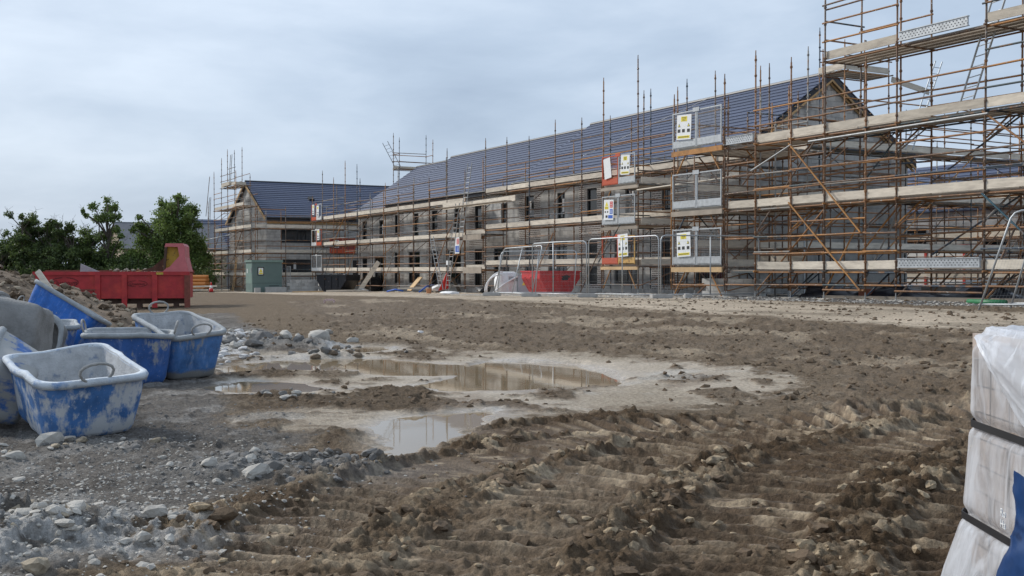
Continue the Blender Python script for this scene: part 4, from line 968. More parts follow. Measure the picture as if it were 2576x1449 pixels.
sign(-57.6, 27.9, 3.0, .62, .95, 'redblue', 'white sign with red and blue panels hung on the terrace scaffold', 0)
sign(-83.5, 27.82, 6.35, .5, .8, 'small', 'left small white notice on the top gate at the far corner', R(2))
sign(-82.4, 27.82, 6.2, .55, .85, 'small', 'right small white notice on the top gate at the far corner', R(3))
sign(-82.3, 27.82, 4.35, .55, .85, 'small', 'small white notice on the middle gate at the far corner', 0)
s_ = sign(-86.34, 30.75, 3.75, .45, .6, 'small', 'small white notice on the red gate of the far left house', 0); s_.rotation_euler = (0, 0, R(90))

# ------------------------------------------------------------------ site fence panels
def fence(a, b, h, label, lean=0.0, z0=None, kink=None, dense=True, slant=0.0):
    a, b = Vector(a), Vector(b); t = thing('site_fence', a, label, 'fence', 'mesh site fence panels')
    d = (b-a); d.z = 0; ln = d.length; d.normalize(); n = Vector((-d.y, d.x, 0)); up = (Vector((0, 0, 1)) + n*lean).normalized(); dz = (b.z-a.z)/ln
    P = lambda u, z: a + d*(u + slant*z) + up*z + Vector((0, 0, dz*u)) + (n*kink*max(0, (1-abs(u/ln-.5)*2)) if kink else Vector())
    f = MB(); r = .15; pts = [P(0, 0), P(0, h-r), P(r*.3, h-r*.3), P(r, h)] + [P(ln*k/4, h) for k in (1, 2, 3)] + [P(ln-r, h), P(ln-r*.3, h-r*.3), P(ln, h-r), P(ln, 0)]
    f.path(pts, .021, 8); f.build('frame', M_GALV, t, smooth=True)
    f = MB(); f.path([P(0, .12), P(ln*.5, .12), P(ln, .12)], .019, 8); f.build('bottom_rail', M_GALV, t, smooth=True)
    f = MB(); f.path([P(ln*.5, .1), P(ln*.5, h)], .019, 8); f.build('middle_post', M_GALV, t, smooth=True)
    w = MB(); k = int(ln/.06)
    for i in range(1, k):
        u = ln*i/k; w.tube(P(u, .12), P(u, h), .0015, 3, caps=False)
    for z in ([.3, .55, .8, 1.05, 1.3, 1.55, 1.8] if dense else [.4, .9, 1.5]): w.tube(P(0, z), P(ln*.5, z), .0018, 3, caps=False); w.tube(P(ln*.5, z), P(ln, z), .0018, 3, caps=False)
    o = w.build('wire_mesh', M_GALV, t); o['kind'] = 'stuff'; return t
def foot(p, ang, label, m=None):
    mb = MB(); mb.box((0, 0, .07), (.68, .22, .12)); mb.box((-.25, 0, .015), (.14, .22, .03)); mb.box((.25, 0, .015), (.14, .22, .03)); mb.box((0, 0, .135), (.4, .16, .02))
    o = mb.build('ballast_block', m or M_CONC, None); o.location = p; o.rotation_euler = (0, 0, ang); tag(o, label, 'fence foot', 'concrete fence feet')
def G2(r, d, dz=0): p = L(r, d); p.z = gz(p.x, p.y) + dz; return p
pts = [(-.35, 43.5), (.75, 40.3), (2.64, 37.7), (4.72, 34.7), (8.05, 35.7)]
fence(G2(*pts[3]), G2(*pts[4]), 2.0, 'upright fence panel in front of the second loading bay')
fence(G2(*pts[2]), G2(4.66, 34.75), 2.0, 'fence panel with a red-tipped top in front of the first loading bay')
fence(G2(*pts[1]), G2(2.58, 37.8), 1.95, 'kinked fence panel in front of the small red skip', kink=-.25)
fence(G2(-.75, 43.8), G2(.7, 40.4), 1.95, 'fence panel leaning back beside the white tank', lean=.25, dense=False)
fence(G2(-.6, 45.2), G2(2.5, 44.3), 1.9, 'second fence panel sagging behind the small red skip', lean=.3, dense=False)
fence(G2(9.35, 21.9), G2(11.6, 20.6), 2.0, 'leaning fence panel at the right edge', lean=.12, slant=.3)
fence(G2(10.3, 22.6), G2(12.8, 21.3), 2.0, 'fence panel behind the leaning one at the right edge', lean=.2, dense=False, slant=.25)
foot(G2(4.7, 34.5), YAW*math.pi/180 + .3, 'pale concrete foot where the two upright fence panels meet'); foot(G2(2.6, 37.5), 1.0, 'concrete foot by the red skip corner'); foot(G2(.7, 40.1), .6, 'concrete foot under the kinked panel'); foot(G2(-.8, 43.4), .9, 'low concrete foot under the leaning panel'); foot(G2(5.6, 34.9), 2.6, 'concrete block lying beside the fence foot')
# --- H: cross scaffold behind the right gap
Hs = Scaf('tube_scaffold', (-36, 46, .3), 'cluttered scaffold seen through the gap right of the gable')
Hs.run('x', [-42+2.4*i for i in range(7)], 44.2, 45.6, [(1.2, 0, 6), (3.1, 0, 6), (4.9, 0, 6)], lambda i: 6.5 + (i % 3)*.6, lambda i: 6.4, nb=4, rails=(.5, 1.0))
for i in range(10): Hs.tube((-41+1.3*i, 44.1, .6+.9*(i % 3)), (-39.2+1.3*i, 44.1, 2.4+.9*(i % 3)))
red = MB(); q0, q1 = G2(3.4, 36.6, 2.0), G2(4.5, 35.0, 2.0); red.path([q0, q1], .0235, 8); red.build('red_tape', mat('red_tape', (.6, .08, .09), .5), bpy.data.objects['site_fence.001'])
# ================================================================== TUBS
def tub_material(name, clean, caked, band, amount, seed):
    m = bpy.data.materials.new(name); m.use_nodes = True; t = m.node_tree; b = t.nodes['Principled BSDF']; b.inputs['Roughness'].default_value = .6
    tc = N(t, 'ShaderNodeTexCoord'); mp = N(t, 'ShaderNodeMapping'); mp.inputs['Location'].default_value = (seed, seed*2, seed*3); t.links.new(tc.outputs['Object'], mp.inputs[0])
    def noise(sc, det=8, st=(1, 1, 1), rough=.65):
        q = N(t, 'ShaderNodeMapping'); q.inputs['Scale'].default_value = st; t.links.new(mp.outputs[0], q.inputs[0])
        n = N(t, 'ShaderNodeTexNoise'); n.inputs['Scale'].default_value = sc; n.inputs['Detail'].default_value = det; n.inputs['Roughness'].default_value = rough; t.links.new(q.outputs[0], n.inputs['Vector']); return n.outputs[0]
    def rng(v, a, c, lo=0, hi=1):
        r = N(t, 'ShaderNodeMapRange'); r.inputs[1].default_value = a; r.inputs[2].default_value = c; r.inputs[3].default_value = lo; r.inputs[4].default_value = hi; t.links.new(v, r.inputs[0]); return r.outputs[0]
    def mixc(f, a, c):
        x = N(t, 'ShaderNodeMixRGB'); t.links.new(f, x.inputs[0]); t.links.new(a, x.inputs[1]) if not isinstance(a, tuple) else None
        if isinstance(a, tuple): x.inputs[1].default_value = (*a, 1)
        if isinstance(c, tuple): x.inputs[2].default_value = (*c, 1)
        else: t.links.new(c, x.inputs[2])
        return x.outputs[0]
    sx = N(t, 'ShaderNodeSeparateXYZ'); t.links.new(tc.outputs['Object'], sx.inputs[0])
    big = noise(3.2); streak = noise(9, 8, (1, 1, .25)); fine = noise(30, 6)
    add = N(t, 'ShaderNodeMath', operation='ADD'); t.links.new(big, add.inputs[0]); s2 = N(t, 'ShaderNodeMath', operation='MULTIPLY'); t.links.new(streak, s2.inputs[0]); s2.inputs[1].default_value = .6; t.links.new(s2.outputs[0], add.inputs[1])
    f1 = rng(add.outputs[0], .98-amount, 1.08-amount)
    dark = tuple(c*.6 for c in clean)
    c = mixc(rng(noise(5, 6), .4, .65), clean, dark)
    c = mixc(rng(streak, .52, .66, 0, .55), c, tuple(min(1, q*1.0+.16) for q in clean))
    c = mixc(f1, c, caked)
    zz = N(t, 'ShaderNodeMath', operation='ADD'); t.links.new(sx.outputs[2], zz.inputs[0]); w = N(t, 'ShaderNodeMath', operation='MULTIPLY'); t.links.new(big, w.inputs[0]); w.inputs[1].default_value = .22; t.links.new(w.outputs[0], zz.inputs[1])
    c = mixc(rng(zz.outputs[0], band+.11, band+.15, 1, 0), c, tuple(q*.82 for q in caked))
    sp = rng(fine, .62, .7, 0, .8); c = mixc(sp, c, tuple(min(1, q*1.15) for q in caked))
    t.links.new(c, b.inputs['Base Color'])
    bp = N(t, 'ShaderNodeBump'); bp.inputs['Strength'].default_value = .35; bp.inputs['Distance'].default_value = .01; t.links.new(fine, bp.inputs['Height']); t.links.new(bp.outputs[0], b.inputs['Normal'])
    return m
BLUE = (.08, .22, .52); CAKE = (.56, .58, .60)
def rrect(a, b, rad, n=6):
    pts = []; rad = min(rad, .62*min(a, b))
    for cx, cy, a0 in ((a-rad, b-rad, 0), (-a+rad, b-rad, 90), (-a+rad, -b+rad, 180), (a-rad, -b+rad, 270)):
        for i in range(n+1):
            q = R(a0 + 90*i/n); pts.append((cx + rad*math.cos(q), cy + rad*math.sin(q)))
    out = []                     # extra points along the four straight sides
    for i, p in enumerate(pts):
        q = pts[(i+1) % len(pts)]; out.append(p)
        if i % (n+1) == n:
            for k in (1, 2, 3, 4, 5): out.append((p[0]+(q[0]-p[0])*k/6, p[1]+(q[1]-p[1])*k/6))
    return out
def loft(rings, closed_start=None, closed_end=None, ring=False):
    v = []; f = []; n = len(rings[0])
    for r_ in rings: v += r_
    for i in range(len(rings) - (0 if ring else 1)):
        a = i*n; b = ((i+1) % len(rings))*n
        f += [(a+j, a+(j+1) % n, b+(j+1) % n, b+j) for j in range(n)]
    if closed_start: f.append(tuple(range(n-1, -1, -1)))
    if closed_end: f.append(tuple(range((len(rings)-1)*n, len(rings)*n)))
    return v, f
def tub(label, loc, rot, m_out, m_rim, m_in=None, a=.58, b=.43, H=.58, seed=1, dent=.012, handles=(1, 1), name='mortar_tub'):
    t = thing(name, loc, label, 'tub', 'blue mortar tubs'); t.rotation_mode = 'QUATERNION'; t.rotation_quaternion = rot.to_quaternion()
    rg = random.Random(seed)
    ph = [rg.uniform(0, 6) for _ in range(8)]
    def ring(fa, z, rad, off=0.0, wob=1.0):
        out = []
        for i, (x, y) in enumerate(rrect(a*fa+off, b*fa+off, rad)):
            an = math.atan2(y, x); w = dent*wob*(math.sin(3*an+ph[0]+z*4)+.6*math.sin(7*an+ph[1]-z*9)+.4*math.sin(11*an+ph[2]))
            ln = math.hypot(x, y); out.append((x*(1+w/ln), y*(1+w/ln), z + (dent*.9*math.sin(2*an+ph[3])+dent*.5*math.sin(5*an+ph[4]))*(z/H)))
        return out
    base_f = .78
    fz = lambda z: base_f + (1-base_f)*(z/H)
    outer = [ring(base_f*.55, .012, .06), ring(base_f*.86, .0, .09), ring(base_f*.97, .02, .13), ring(fz(.06)*.985, .06, .14)] + [ring(fz(z)-.05*(z/H), z, .15) for z in (H*.26, H*.45, H*.64, H*.8, H-.055)]
    v, f = loft(outer, closed_start=True)
    me = mesh_from('shell', v, f, m_out, True); o = bpy.data.objects.new('shell', me); link(o, t)
    inner = [ring(1, H-.012, .16, -.055), ring(fz(H*.78)-.03, H*.78, .14, -.04), ring(fz(H*.43)-.02, H*.43, .13, -.04), ring(fz(.07), .06, .11, -.05), ring(base_f*.5, .05, .06)]
    v, f = loft(inner, closed_end=True); me = mesh_from('lining', v, f, m_in or m_rim, True); o = bpy.data.objects.new('lining', me); link(o, t)
    rim = [ring(1, H-.062, .16, -.05), ring(1, H-.068, .17, -.008), ring(1, H-.03, .17, .004), ring(1, H-.004, .17, -.006), ring(1, H, .17, -.022), ring(1, H-.003, .17, -.05), ring(1, H-.03, .16, -.06)]
    v, f = loft(rim, ring=True); me = mesh_from('rim', v, f, m_rim, True); o = bpy.data.objects.new('rim', me); link(o, t)
    for s_, up in zip((1, -1), handles):
        if not up: continue
        hb = MB(); pts = []
        for k in range(15):
            q = math.pi*2*k/15; y = .17*math.cos(q)*(.85+.15*math.sin(q)); h_ = .085*math.sin(q)
            pts.append((s_*(a-.015+.035*up*(.5+.5*math.sin(q))*1.2), y, H+.045+h_*(1.1 if up > 0 else -.6)))
        hb.path(pts, .0135, 7, closed=True); hb.build('rope_handle', M_ROPE, t, smooth=True, local=True)
    return t
M_ROPE = mat('grey_rope', (.34, .335, .32), .9, var=.25, scale=30, bump=.4, bscale=120)
M_RIMP = mat('pale_caked_rim', (.56, .61, .66), .8, var=.2, scale=9, col2=(.14, .25, .46), mixlo=.55, mixhi=.7, mscale=7, bump=.5, bscale=60)
M_RIMG = mat('grey_caked_rim', (.36, .38, .39), .85, var=.2, scale=9, bump=.5, bscale=50)
M_LIN = mat('caked_lining', (.46, .47, .48), .9, var=.22, scale=8, col2=(.13, .19, .3), mixlo=.58, mixhi=.72, mscale=6, bump=.7, bscale=40)
M_CAKED = mat('cement_caked_plastic', (.27, .265, .255), .9, var=.22, scale=5, col2=(.17, .165, .155), mixlo=.5, mixhi=.7, bump=.7, bscale=40)
mt1 = tub_material('tub_blue_splashed', BLUE, CAKE, -.02, .2, 1.3); mt2 = tub_material('tub_blue_banded', BLUE, (.33, .33, .32), .10, .13, 4.1); mt3 = tub_material('tub_blue_worn', (.04, .13, .4), (.36, .36, .35), -.04, .16, 7.7); mt5 = tub_material('tub_blue_clean', (.03, .165, .56), (.36, .37, .38), -.3, .02, 2.2)
RAX = L(1, 0); DAX = L(0, 1)
def orient(th, tilt=0.0, roll=0.0):
    """th: direction of the long side in the ground plane, tilt: top towards the camera, roll: top to the right"""
    return Matrix.Rotation(R(tilt), 3, RAX) @ Matrix.Rotation(R(roll), 3, DAX) @ Matrix.Rotation(R(th + YAW), 3, 'Z')
def axes(xr, zr):                # local x and z given as (r,d,z) directions
    x = L(xr[0], xr[1], xr[2]).normalized(); z = L(zr[0], zr[1], zr[2]).normalized(); y = z.cross(x).normalized(); x = y.cross(z)
    return Matrix((( x.x, y.x, z.x), (x.y, y.y, z.y), (x.z, y.z, z.z)))
tub('battered blue mortar tub with pale rim, nearest the camera', L(-4.1, 10.25, .06), orient(128, 9, 2), mt1, M_RIMP, M_LIN, a=.68, b=.5, H=.6, seed=3, handles=(0, 1))
tub('blue mortar tub with muddy grey lower band, tilted beside the puddles', L(-4.75, 15.5, .10), orient(133, 11, 6), mt2, M_RIMG, M_LIN, a=.64, b=.46, H=.70, seed=5)
tub('blue mortar tub standing between the front tub and the tilted one', L(-5.15, 14.7, .02), orient(14, 2, 2), mt3, M_RIMG, M_LIN, H=.68, seed=8)
tub('grey caked tub lying with its open end facing the camera', L(-6.35, 14.75, .46), axes((.1, .15, 1), (.12, -1, .12)), M_CAKED, M_RIMG, M_CAKED, a=.44, b=.40, H=.6, seed=11)
tub('bright clean blue tub tipped sideways on the soil heap', L(-7.42, 17.6, .45), orient(8, -14, 30), mt5, M_RIMG, M_LIN, a=.62, b=.45, H=.66, seed=14, dent=.006, handles=(0, 0))
tub('grey cement-caked tub standing on end at the left edge', L(-5.05, 11.75, .62), axes((.05, .1, 1), (-1, -.12, .1)), M_CAKED, M_CAKED, M_CAKED, a=.62, b=.46, seed=17)
tub('blue tub lying on its side at the left edge behind the front tub', L(-4.72, 10.75, .34), axes((.35, 1, .0), (-.9, -.35, .38)), tub_material('tub_blue_caked', (.05, .15, .42), (.36, .36, .35), .0, .3, 9.1), M_RIMG, M_LIN, a=.5, b=.36, H=.5, seed=21, handles=(0, 0))
tub('pale-rimmed blue tub at the left edge, farthest back', L(-9.3, 19.4, .34), orient(3, 3, 0), mt3, M_RIMP, M_LIN, seed=25)
tub('low blue tub peeking between the caked tubs', L(-6.95, 15.9, .14), orient(30, 3, 3), mt3, M_RIMG, M_LIN, H=.62, seed=27, handles=(0, 0))

# ================================================================== SKIPS
M_SKIP = mat('red_skip_paint', (.42, .025, .03), .5, var=.25, scale=3, col2=(.55, .05, .035), mixlo=.5, mixhi=.75, mscale=2, wear2=((.2, .1, .07), .66, .74, 9))
M_SKIPE = mat('rusty_red_edge', (.22, .06, .04), .7, var=.3, scale=6)
M_PINK = mat('faded_pink_paint', (.56, .15, .16), .55, var=.15, scale=3, wear2=((.2, .08, .05), .68, .74, 10))
M_YEL = mat('chipped_yellow_paint', (.55, .33, .04), .6, var=.2, scale=4, wear2=((.12, .07, .04), .58, .66, 7))
M_RUSTD = mat('dark_rust', (.09, .05, .035), .8, var=.4, scale=5)
M_LOGO = mat('dark_stencil', (.10, .008, .01), .7, var=.3)
sk = thing('hooklift_skip', L(-15.7, 43.3, 0), 'long red hook-lift skip with pink and yellow hood', 'skip'); sk.rotation_euler = (0, 0, R(YAW+12))
def skb(name, r0, r1, d0, d1, z0, z1, m, parent=None):
    mb = MB(); mb.box(((r0+r1)/2+15.7, (d0+d1)/2-43.3, (z0+z1)/2), (r1-r0, d1-d0, z1-z0)); return mb.build(name, m, parent or sk, local=True)
zb = .42
skb('side_wall', -18.6, -12.95, 43.0, 43.06, zb, 1.36, M_SKIP); skb('side_wall', -18.6, -12.95, 45.3, 45.36, zb, 1.42, M_SKIP); skb('end_wall', -18.6, -18.54, 43.06, 45.3, zb, 1.36, M_SKIP); skb('end_wall', -12.97, -12.9, 43.06, 45.3, zb, 1.4, M_SKIP)
skb('floor', -18.5, -13, 43.07, 45.29, zb+.02, zb+.08, M_RUSTD); skb('top_rail', -18.7, -12.85, 42.93, 43.07, 1.34, 1.48, M_SKIP); skb('top_rail', -18.7, -12.85, 45.29, 45.43, 1.4, 1.54, M_SKIPE)
for r0, w in ((-16.42, .2), (-15.42, .2), (-14.28, .2), (-18.6, .2)): skb('rib', r0, r0+w, 42.92, 43.0, .05, 1.338, M_SKIP)
skb('corner_post', -13.05, -12.83, 42.9, 43.0, .04, 1.338, M_SKIPE); skb('floor_beam', -18.5, -13.0, 43.3, 43.5, .2, .42, M_RUSTD); skb('floor_beam', -18.5, -13.0, 44.9, 45.1, .2, .42, M_RUSTD)
skb('lower_panel', -18.4, -16.5, 42.95, 42.999, zb-.02, .74, M_SKIP); skb('ledge', -18.4, -16.4, 42.9, 42.998, .742, .79, M_SKIPE)
for q in (-18.2, -16.3, -14.8, -13.4): skb('roller', q-.1, q+.1, 43.25, 43.55, .0, .2, M_RUSTD)
hd = MB(); poly = [(-13.87, 1.48), (-12.88, 1.48), (-13.02, 2.05), (-13.04, 2.5), (-13.1, 2.6), (-13.76, 2.6), (-13.8, 2.45)]
inner = [(-13.74, 1.62), (-13.62, 1.66), (-13.24, 2.1), (-13.3, 2.46), (-13.68, 2.47)]
hp = MB(); hp.prism([(x+15.7, z) for x, z in [(-13.24, 2.1), (-13.3, 2.46), (-13.68, 2.47), (-13.8, 2.45), (-13.76, 2.6), (-13.1, 2.6), (-13.04, 2.5), (-13.02, 2.05), (-12.88, 1.48), (-13.87, 1.48), (-13.74, 1.62), (-13.62, 1.66)]], -.35, -.29); hood = hp.build('hood', M_PINK, sk, local=True)
hp = MB(); hp.prism([(x+15.7, z) for x, z in [(-13.1, 2.6), (-13.04, 2.5), (-13.02, 2.05), (-12.88, 1.48), (-13.87, 1.48), (-13.76, 2.6)]], -.12, -.06); hp.build('cheek', M_YEL, hood, local=True)
hp = MB(); hp.prism([(x+15.7, z) for x, z in [(-13.1, 2.6), (-13.04, 2.5), (-13.02, 2.05), (-12.88, 1.48), (-12.94, 1.48), (-13.1, 2.05), (-13.14, 2.55)]], -.288, 1.9); hp.build('back_plate', M_PINK, hood, local=True)
hp = MB(); hp.prism([(x+15.7, z) for x, z in [(-13.76, 2.602), (-13.1, 2.602), (-13.1, 2.54), (-13.76, 2.54)]], -.288, 1.9); hp.build('top_plate', M_PINK, hood, local=True)
hp = MB(); hp.prism([(x+15.7, z) for x, z in [(-13.87, 1.484), (-13.78, 1.6), (-13.7, 2.46), (-13.8, 2.448)]], -.349, -.13); hp.build('inner_post', M_RUSTD, hood, local=True)
hp = MB(); hp.prism([(x+15.7, z) for x, z in [(-14.85, 1.5), (-14.35, 1.66), (-13.9, 2.05), (-13.8, 2.1), (-13.9, 1.5)]], .5, .56); hp.build('torn_sheet', M_RUSTD, sk, local=True)
o = skb('number_plate', -14.12, -13.85, 42.915, 42.928, 1.36, 1.45, mat('yellow_plate', (.5, .36, .05), .6, var=.3, scale=20), None)
def oval(cx, cz, w, h, parent, y):
    mb = MB(); n = 40; seg = [(i, i+1) for i in range(n) if i not in (9, 10, 29, 30)]
    for i, j in seg:
        for_ = []
        for q, s_ in ((i, 1.0), (j, 1.0), (j, .86), (i, .86)):
            a = 2*math.pi*q/n; for_.append((cx+w/2*math.cos(a)*(s_ if s_ == 1 else .95), cz+h/2*math.sin(a)*s_))
        mb.prism(for_, y-.002, y+.002)
    mb.build('logo_oval', M_LOGO, parent, local=True)
oval(-17.55+15.7, 1.06, 1.05, .40, sk, -.312); oval(-14.85+15.7, 1.0, .78, .26, sk, -.312)
for cx, cz, sz in ((-17.55+15.7, 1.04, .24), (-14.85+15.7, .99, .155)):
    o = bpy.data.objects.new('logo_lettering', text_mesh('Quantum', sz, M_LOGO, .3)); link(o, sk); o.location = (cx, -.316, cz); o.rotation_euler = (R(90), 0, 0)
def SK(r, d, z=0): a = Vector((r+15.7, d-43.3, z)); return L(-15.7, 43.3) + Matrix.Rotation(R(YAW+12), 3, 'Z') @ a
# what lies in the skip
mb = MB(); mb.prism([(-.02, 0), (.02, .42), (.95, .02), (.9, -.2)], 0, .03); o = mb.build('broken_slab', M_RIMG, None); tag(o, 'speckled grey slab sticking out of the red skip', 'slab'); o.location = SK(-17.05, 43.5, 1.38); o.rotation_euler = (0, 0, R(YAW))
mb = MB(); mb.box((0, 0, 0), (1.2, .09, .05)); o = mb.build('timber_offcut', M_NEWWOOD, None); tag(o, 'pale timber offcut lying in the red skip under the hood', 'timber'); o.location = SK(-14.4, 43.9, 1.6); o.rotation_euler = (0, R(-12), R(YAW+5))
def lump_mesh(seed, n=2, amp=.35, flat=.7):
    bm = bmesh.new(); bmesh.ops.create_icosphere(bm, subdivisions=n, radius=1); rg = random.Random(seed)
    dirs = [Vector((rg.gauss(0, 1), rg.gauss(0, 1), rg.gauss(0, 1))).normalized() for _ in range(13)]; cut = [rg.uniform(.42, .86) for _ in dirs]
    for v in bm.verts:
        p = v.co.copy(); s_ = 1.0
        for d, c in zip(dirs, cut):
            q = p.dot(d)
            if q > c: s_ = min(s_, c/q)
        v.co = p*s_*(1+amp*.18*math.sin(p.x*5+seed)*math.sin(p.y*6+seed*2)+rg.uniform(-.04, .04)*amp*2); v.co.z *= flat
    vs = np.array([v.co for v in bm.verts]); fs = [tuple(v.index for v in f.verts) for f in bm.faces]; bm.free(); return vs, fs
def clod_mesh(seed):
    vs, fs = lump_mesh(seed, 1); g_ = np.random.default_rng(seed); return vs*(1+g_.normal(0, .16, (len(vs), 1))), fs
def clod_mesh2(seed):
    vs, fs = lump_mesh(seed, 2); g_ = np.random.default_rng(seed); n_ = np.sin(vs @ g_.normal(0, 4, (3, 5))).sum(1, keepdims=True); return vs*(1+.09*n_+g_.normal(0, .06, (len(vs), 1))), fs
CLODS2 = [clod_mesh2(170+i) for i in range(8)]
CLODS = [clod_mesh(70+i) for i in range(8)]
LUMPS = [lump_mesh(i, 2) for i in range(8)]; LUMPS1 = [lump_mesh(30+i, 1) for i in range(8)]
def lumps_joined(name, items, m, label=None, cat=None, kind='stuff', parent=None, lo=True):
    """items: (x,y,z,size)"""
    V = []; F = []; k = 0; rg = random.Random(len(items)); src = CLODS2 if lo == 'big' else CLODS if lo == 'clod' else (LUMPS1 if lo else LUMPS)
    for x, y, z, s_ in items:
        vs, fs = src[rg.randrange(8)]; M_ = np.array((Matrix.Rotation(rg.uniform(0, 6), 3, 'Z') @ Matrix.Rotation(rg.uniform(-.6, .6), 3, 'X')))
        q = (vs*np.array([1, rg.uniform(.6, 1), rg.uniform(.6, 1)])*s_) @ M_.T + np.array([x, y, z]); V.append(q); F += [tuple(i+k for i in f) for f in fs]; k += len(vs)
    me = mesh_from(name, np.vstack(V), F, m, lo is False); o = bpy.data.objects.new(name, me); link(o, parent)
    if parent is not None: o.location = -base(parent)
    tag(o, label, cat, kind=kind); return o
rg = random.Random(5)
it = []
for _ in range(240):
    p = SK(rg.uniform(-18.3, -13.2), rg.uniform(43.25, 45.1)); it.append((p.x, p.y, 1.25+.12*rg.random(), rg.uniform(.06, .16)))
for _ in range(60): p = SK(rg.uniform(-16, -14), rg.uniform(43.9, 45.1)); it.append((p.x, p.y, 1.45+.12*rg.random(), rg.uniform(.05, .12)))
lumps_joined('rubble_fill', it, mat('rubble', (.3, .26, .21), .95, var=.4), 'brown rubble filling the long red skip', 'rubble')

def small_skip(name, label, loc, yaw, m, s=1.0, logo=False):
    t = thing(name, loc, label, 'skip'); t.rotation_euler = (0, 0, yaw); w = .82*s
    prof = [(-.65, 0), (.55, 0), (1.15, .75), (1.15, 1.08), (-1.15, 1.08), (-1.15, .75)]; pr = [(x*s, z*s) for x, z in prof]
    for y0 in (-w, w-.03):
        mb = MB(); mb.prism(pr, y0, y0+.03); mb.build('side_plate', m, t, local=True)
    mb = MB(); q = [((-1.13, .76), (-.65, .0)), ((1.13, .76), (.55, 0)), ((-1.13, .76), (-1.13, 1.07)), ((1.13, .76), (1.13, 1.07))]
    for (a, b) in q:
        a = (a[0]*s, a[1]*s); b = (b[0]*s, b[1]*s); d = Vector((b[0]-a[0], b[1]-a[1])).normalized(); nx, nz = -d.y*.03, d.x*.03
        e = MB(); e.prism([a, b, (b[0]+nx, b[1]+nz), (a[0]+nx, a[1]+nz)], -w+.031, w-.031); e.build('end_plate', m, t, local=True)
    e = MB(); e.box((-.05*s, 0, .015), (1.18*s, 2*w-.07, .03)); e.build('floor', M_RUSTD, t, local=True)
    for y0 in (-w-.04, w-.02): mb = MB(); mb.box((0, y0+.03, 1.1*s), (2.4*s, .07, .06)); mb.build('rim_rail', m, t, local=True)
    for x0 in (-1.17*s, 1.17*s): mb = MB(); mb.box((x0, 0, 1.1*s), (.06, 2*w-.05, .06)); mb.build('rim_rail', m, t, local=True)
    for x0 in (-.55, 0, .5):
        mb = MB(); mb.box((x0*s, -w-.02, .55*s), (.07, .04, 1.04*s)); mb.build('rib', m, t, local=True)
    for x0 in (-.45, .45):
        for y0 in (-w-.07, w+.07): mb = MB(); mb.tube((x0*s, y0-.05, .85*s), (x0*s, y0+.05, .85*s), .045, 8); mb.build('lug', M_RUSTD, t, local=True)
    for k in (-1, 0, 1): mb = MB(); mb.box((-1.0*s, k*.5*s, .55*s), (.04, .07, .7*s), Matrix.Rotation(R(-32), 3, 'Y')); mb.build('rib', m, t, local=True)
    if logo:
        mb = MB(); mb.prism([(-.25, .05), (.1, .13), (.3, .08), (.18, .0), (.28, -.1), (-.1, -.12), (-.28, -.05), (-.1, 0)], -.002, .002); o = mb.build('logo_smudge', M_SIGNK, t, local=True); o.location = (.28*s, -w-.003, .8*s)
    return t
M_REDS = mat('bright_red_paint', (.6, .02, .02), .45, var=.2, scale=4, wear2=((.2, .05, .04), .68, .75, 9))
M_BLKS = mat('black_skip_paint', (.012, .012, .016), .35, var=.4, scale=5, wear2=((.1, .08, .09), .6, .7, 6))
p = L(1.75, 49.5); small_skip('small_skip', 'small bright red skip behind the kinked fence panel', (p.x, p.y, gz(p.x, p.y)), R(YAW+32), M_REDS, .93, True)
p = L(-12.15, 76.5); small_skip('small_skip', 'black skip at the corner of the terrace', (p.x, p.y, gz(p.x, p.y)), R(YAW-25), M_BLKS, 1.05)
it = []
for _ in range(60):
    q = p + Vector((rg.uniform(-.9, .9), rg.uniform(-.8, .8), 0)); it.append((q.x, q.y, gz(p.x, p.y)+1.0+.2*rg.random(), rg.uniform(.1, .28)))
lumps_joined('rubbish_fill', it, M_BLACK, 'heaped black rubbish bags filling the black skip', 'rubbish')

# ================================================================== KIOSK, LOW WALL, SITE CLUTTER
M_GREEN = mat('kiosk_green', (.12, .175, .16), .55, var=.12, scale=1.5, spec=.5); M_GREENL = mat('kiosk_roof_green', (.17, .25, .215), .55, var=.12)
kp = L(-17.62, 74.2); kz = gz(kp.x, kp.y); ki = thing('electrical_kiosk', (kp.x, kp.y, kz), 'green electrical kiosk with hazard notice near the far corner', 'kiosk'); ki.rotation_euler = (0, 0, R(YAW+28))
def kb(name, x0, x1, y0, y1, z0, z1, m, par=ki): mb = MB(); mb.box(((x0+x1)/2, (y0+y1)/2, (z0+z1)/2), (x1-x0, y1-y0, z1-z0)); return mb.build(name, m, par, local=True)
kb('cabinet', 0, 2.05, 0, 1.75, .0, 2.05, M_GREEN); lid = kb('lid', -.06, 2.11, -.06, 1.81, 2.052, 2.2, M_GREENL); kb('door_seam', .0, 2.05, -.006, -.001, .62, .635, M_BLACK); kb('vent', 1.15, 1.85, -.01, -.001, .42, .46, M_BLACK)
kb('plinth', 0.1, .5, -.25, -.003, -.05, .32, M_CONC); kb('plinth', .85, 2.3, -.25, -.003, -.05, .36, M_CONC); kb('side_panel', -.012, -.001, .1, 1.65, .6, 1.95, M_GREENL); kb('handle', -.05, -.013, .12, .2, 1.35, 1.7, M_GALV)
kb('notice_frame', .36, .80, -.02, -.002, 1.15, 1.72, M_BLACK); kb('notice', .42, .74, -.028, -.021, 1.21, 1.66, M_SIGNW)
mb = MB(); mb.prism([(.46, 1.38), (.70, 1.38), (.58, 1.62)], -.034, -.029); mb.build('hazard_triangle', M_SIGNY, ki, local=True); kb('notice_band', .45, .71, -.034, -.029, 1.24, 1.34, M_SIGNY); kb('side_notice', -.02, -.013, 1.2, 1.35, 1.3, 1.6, M_SIGNW)
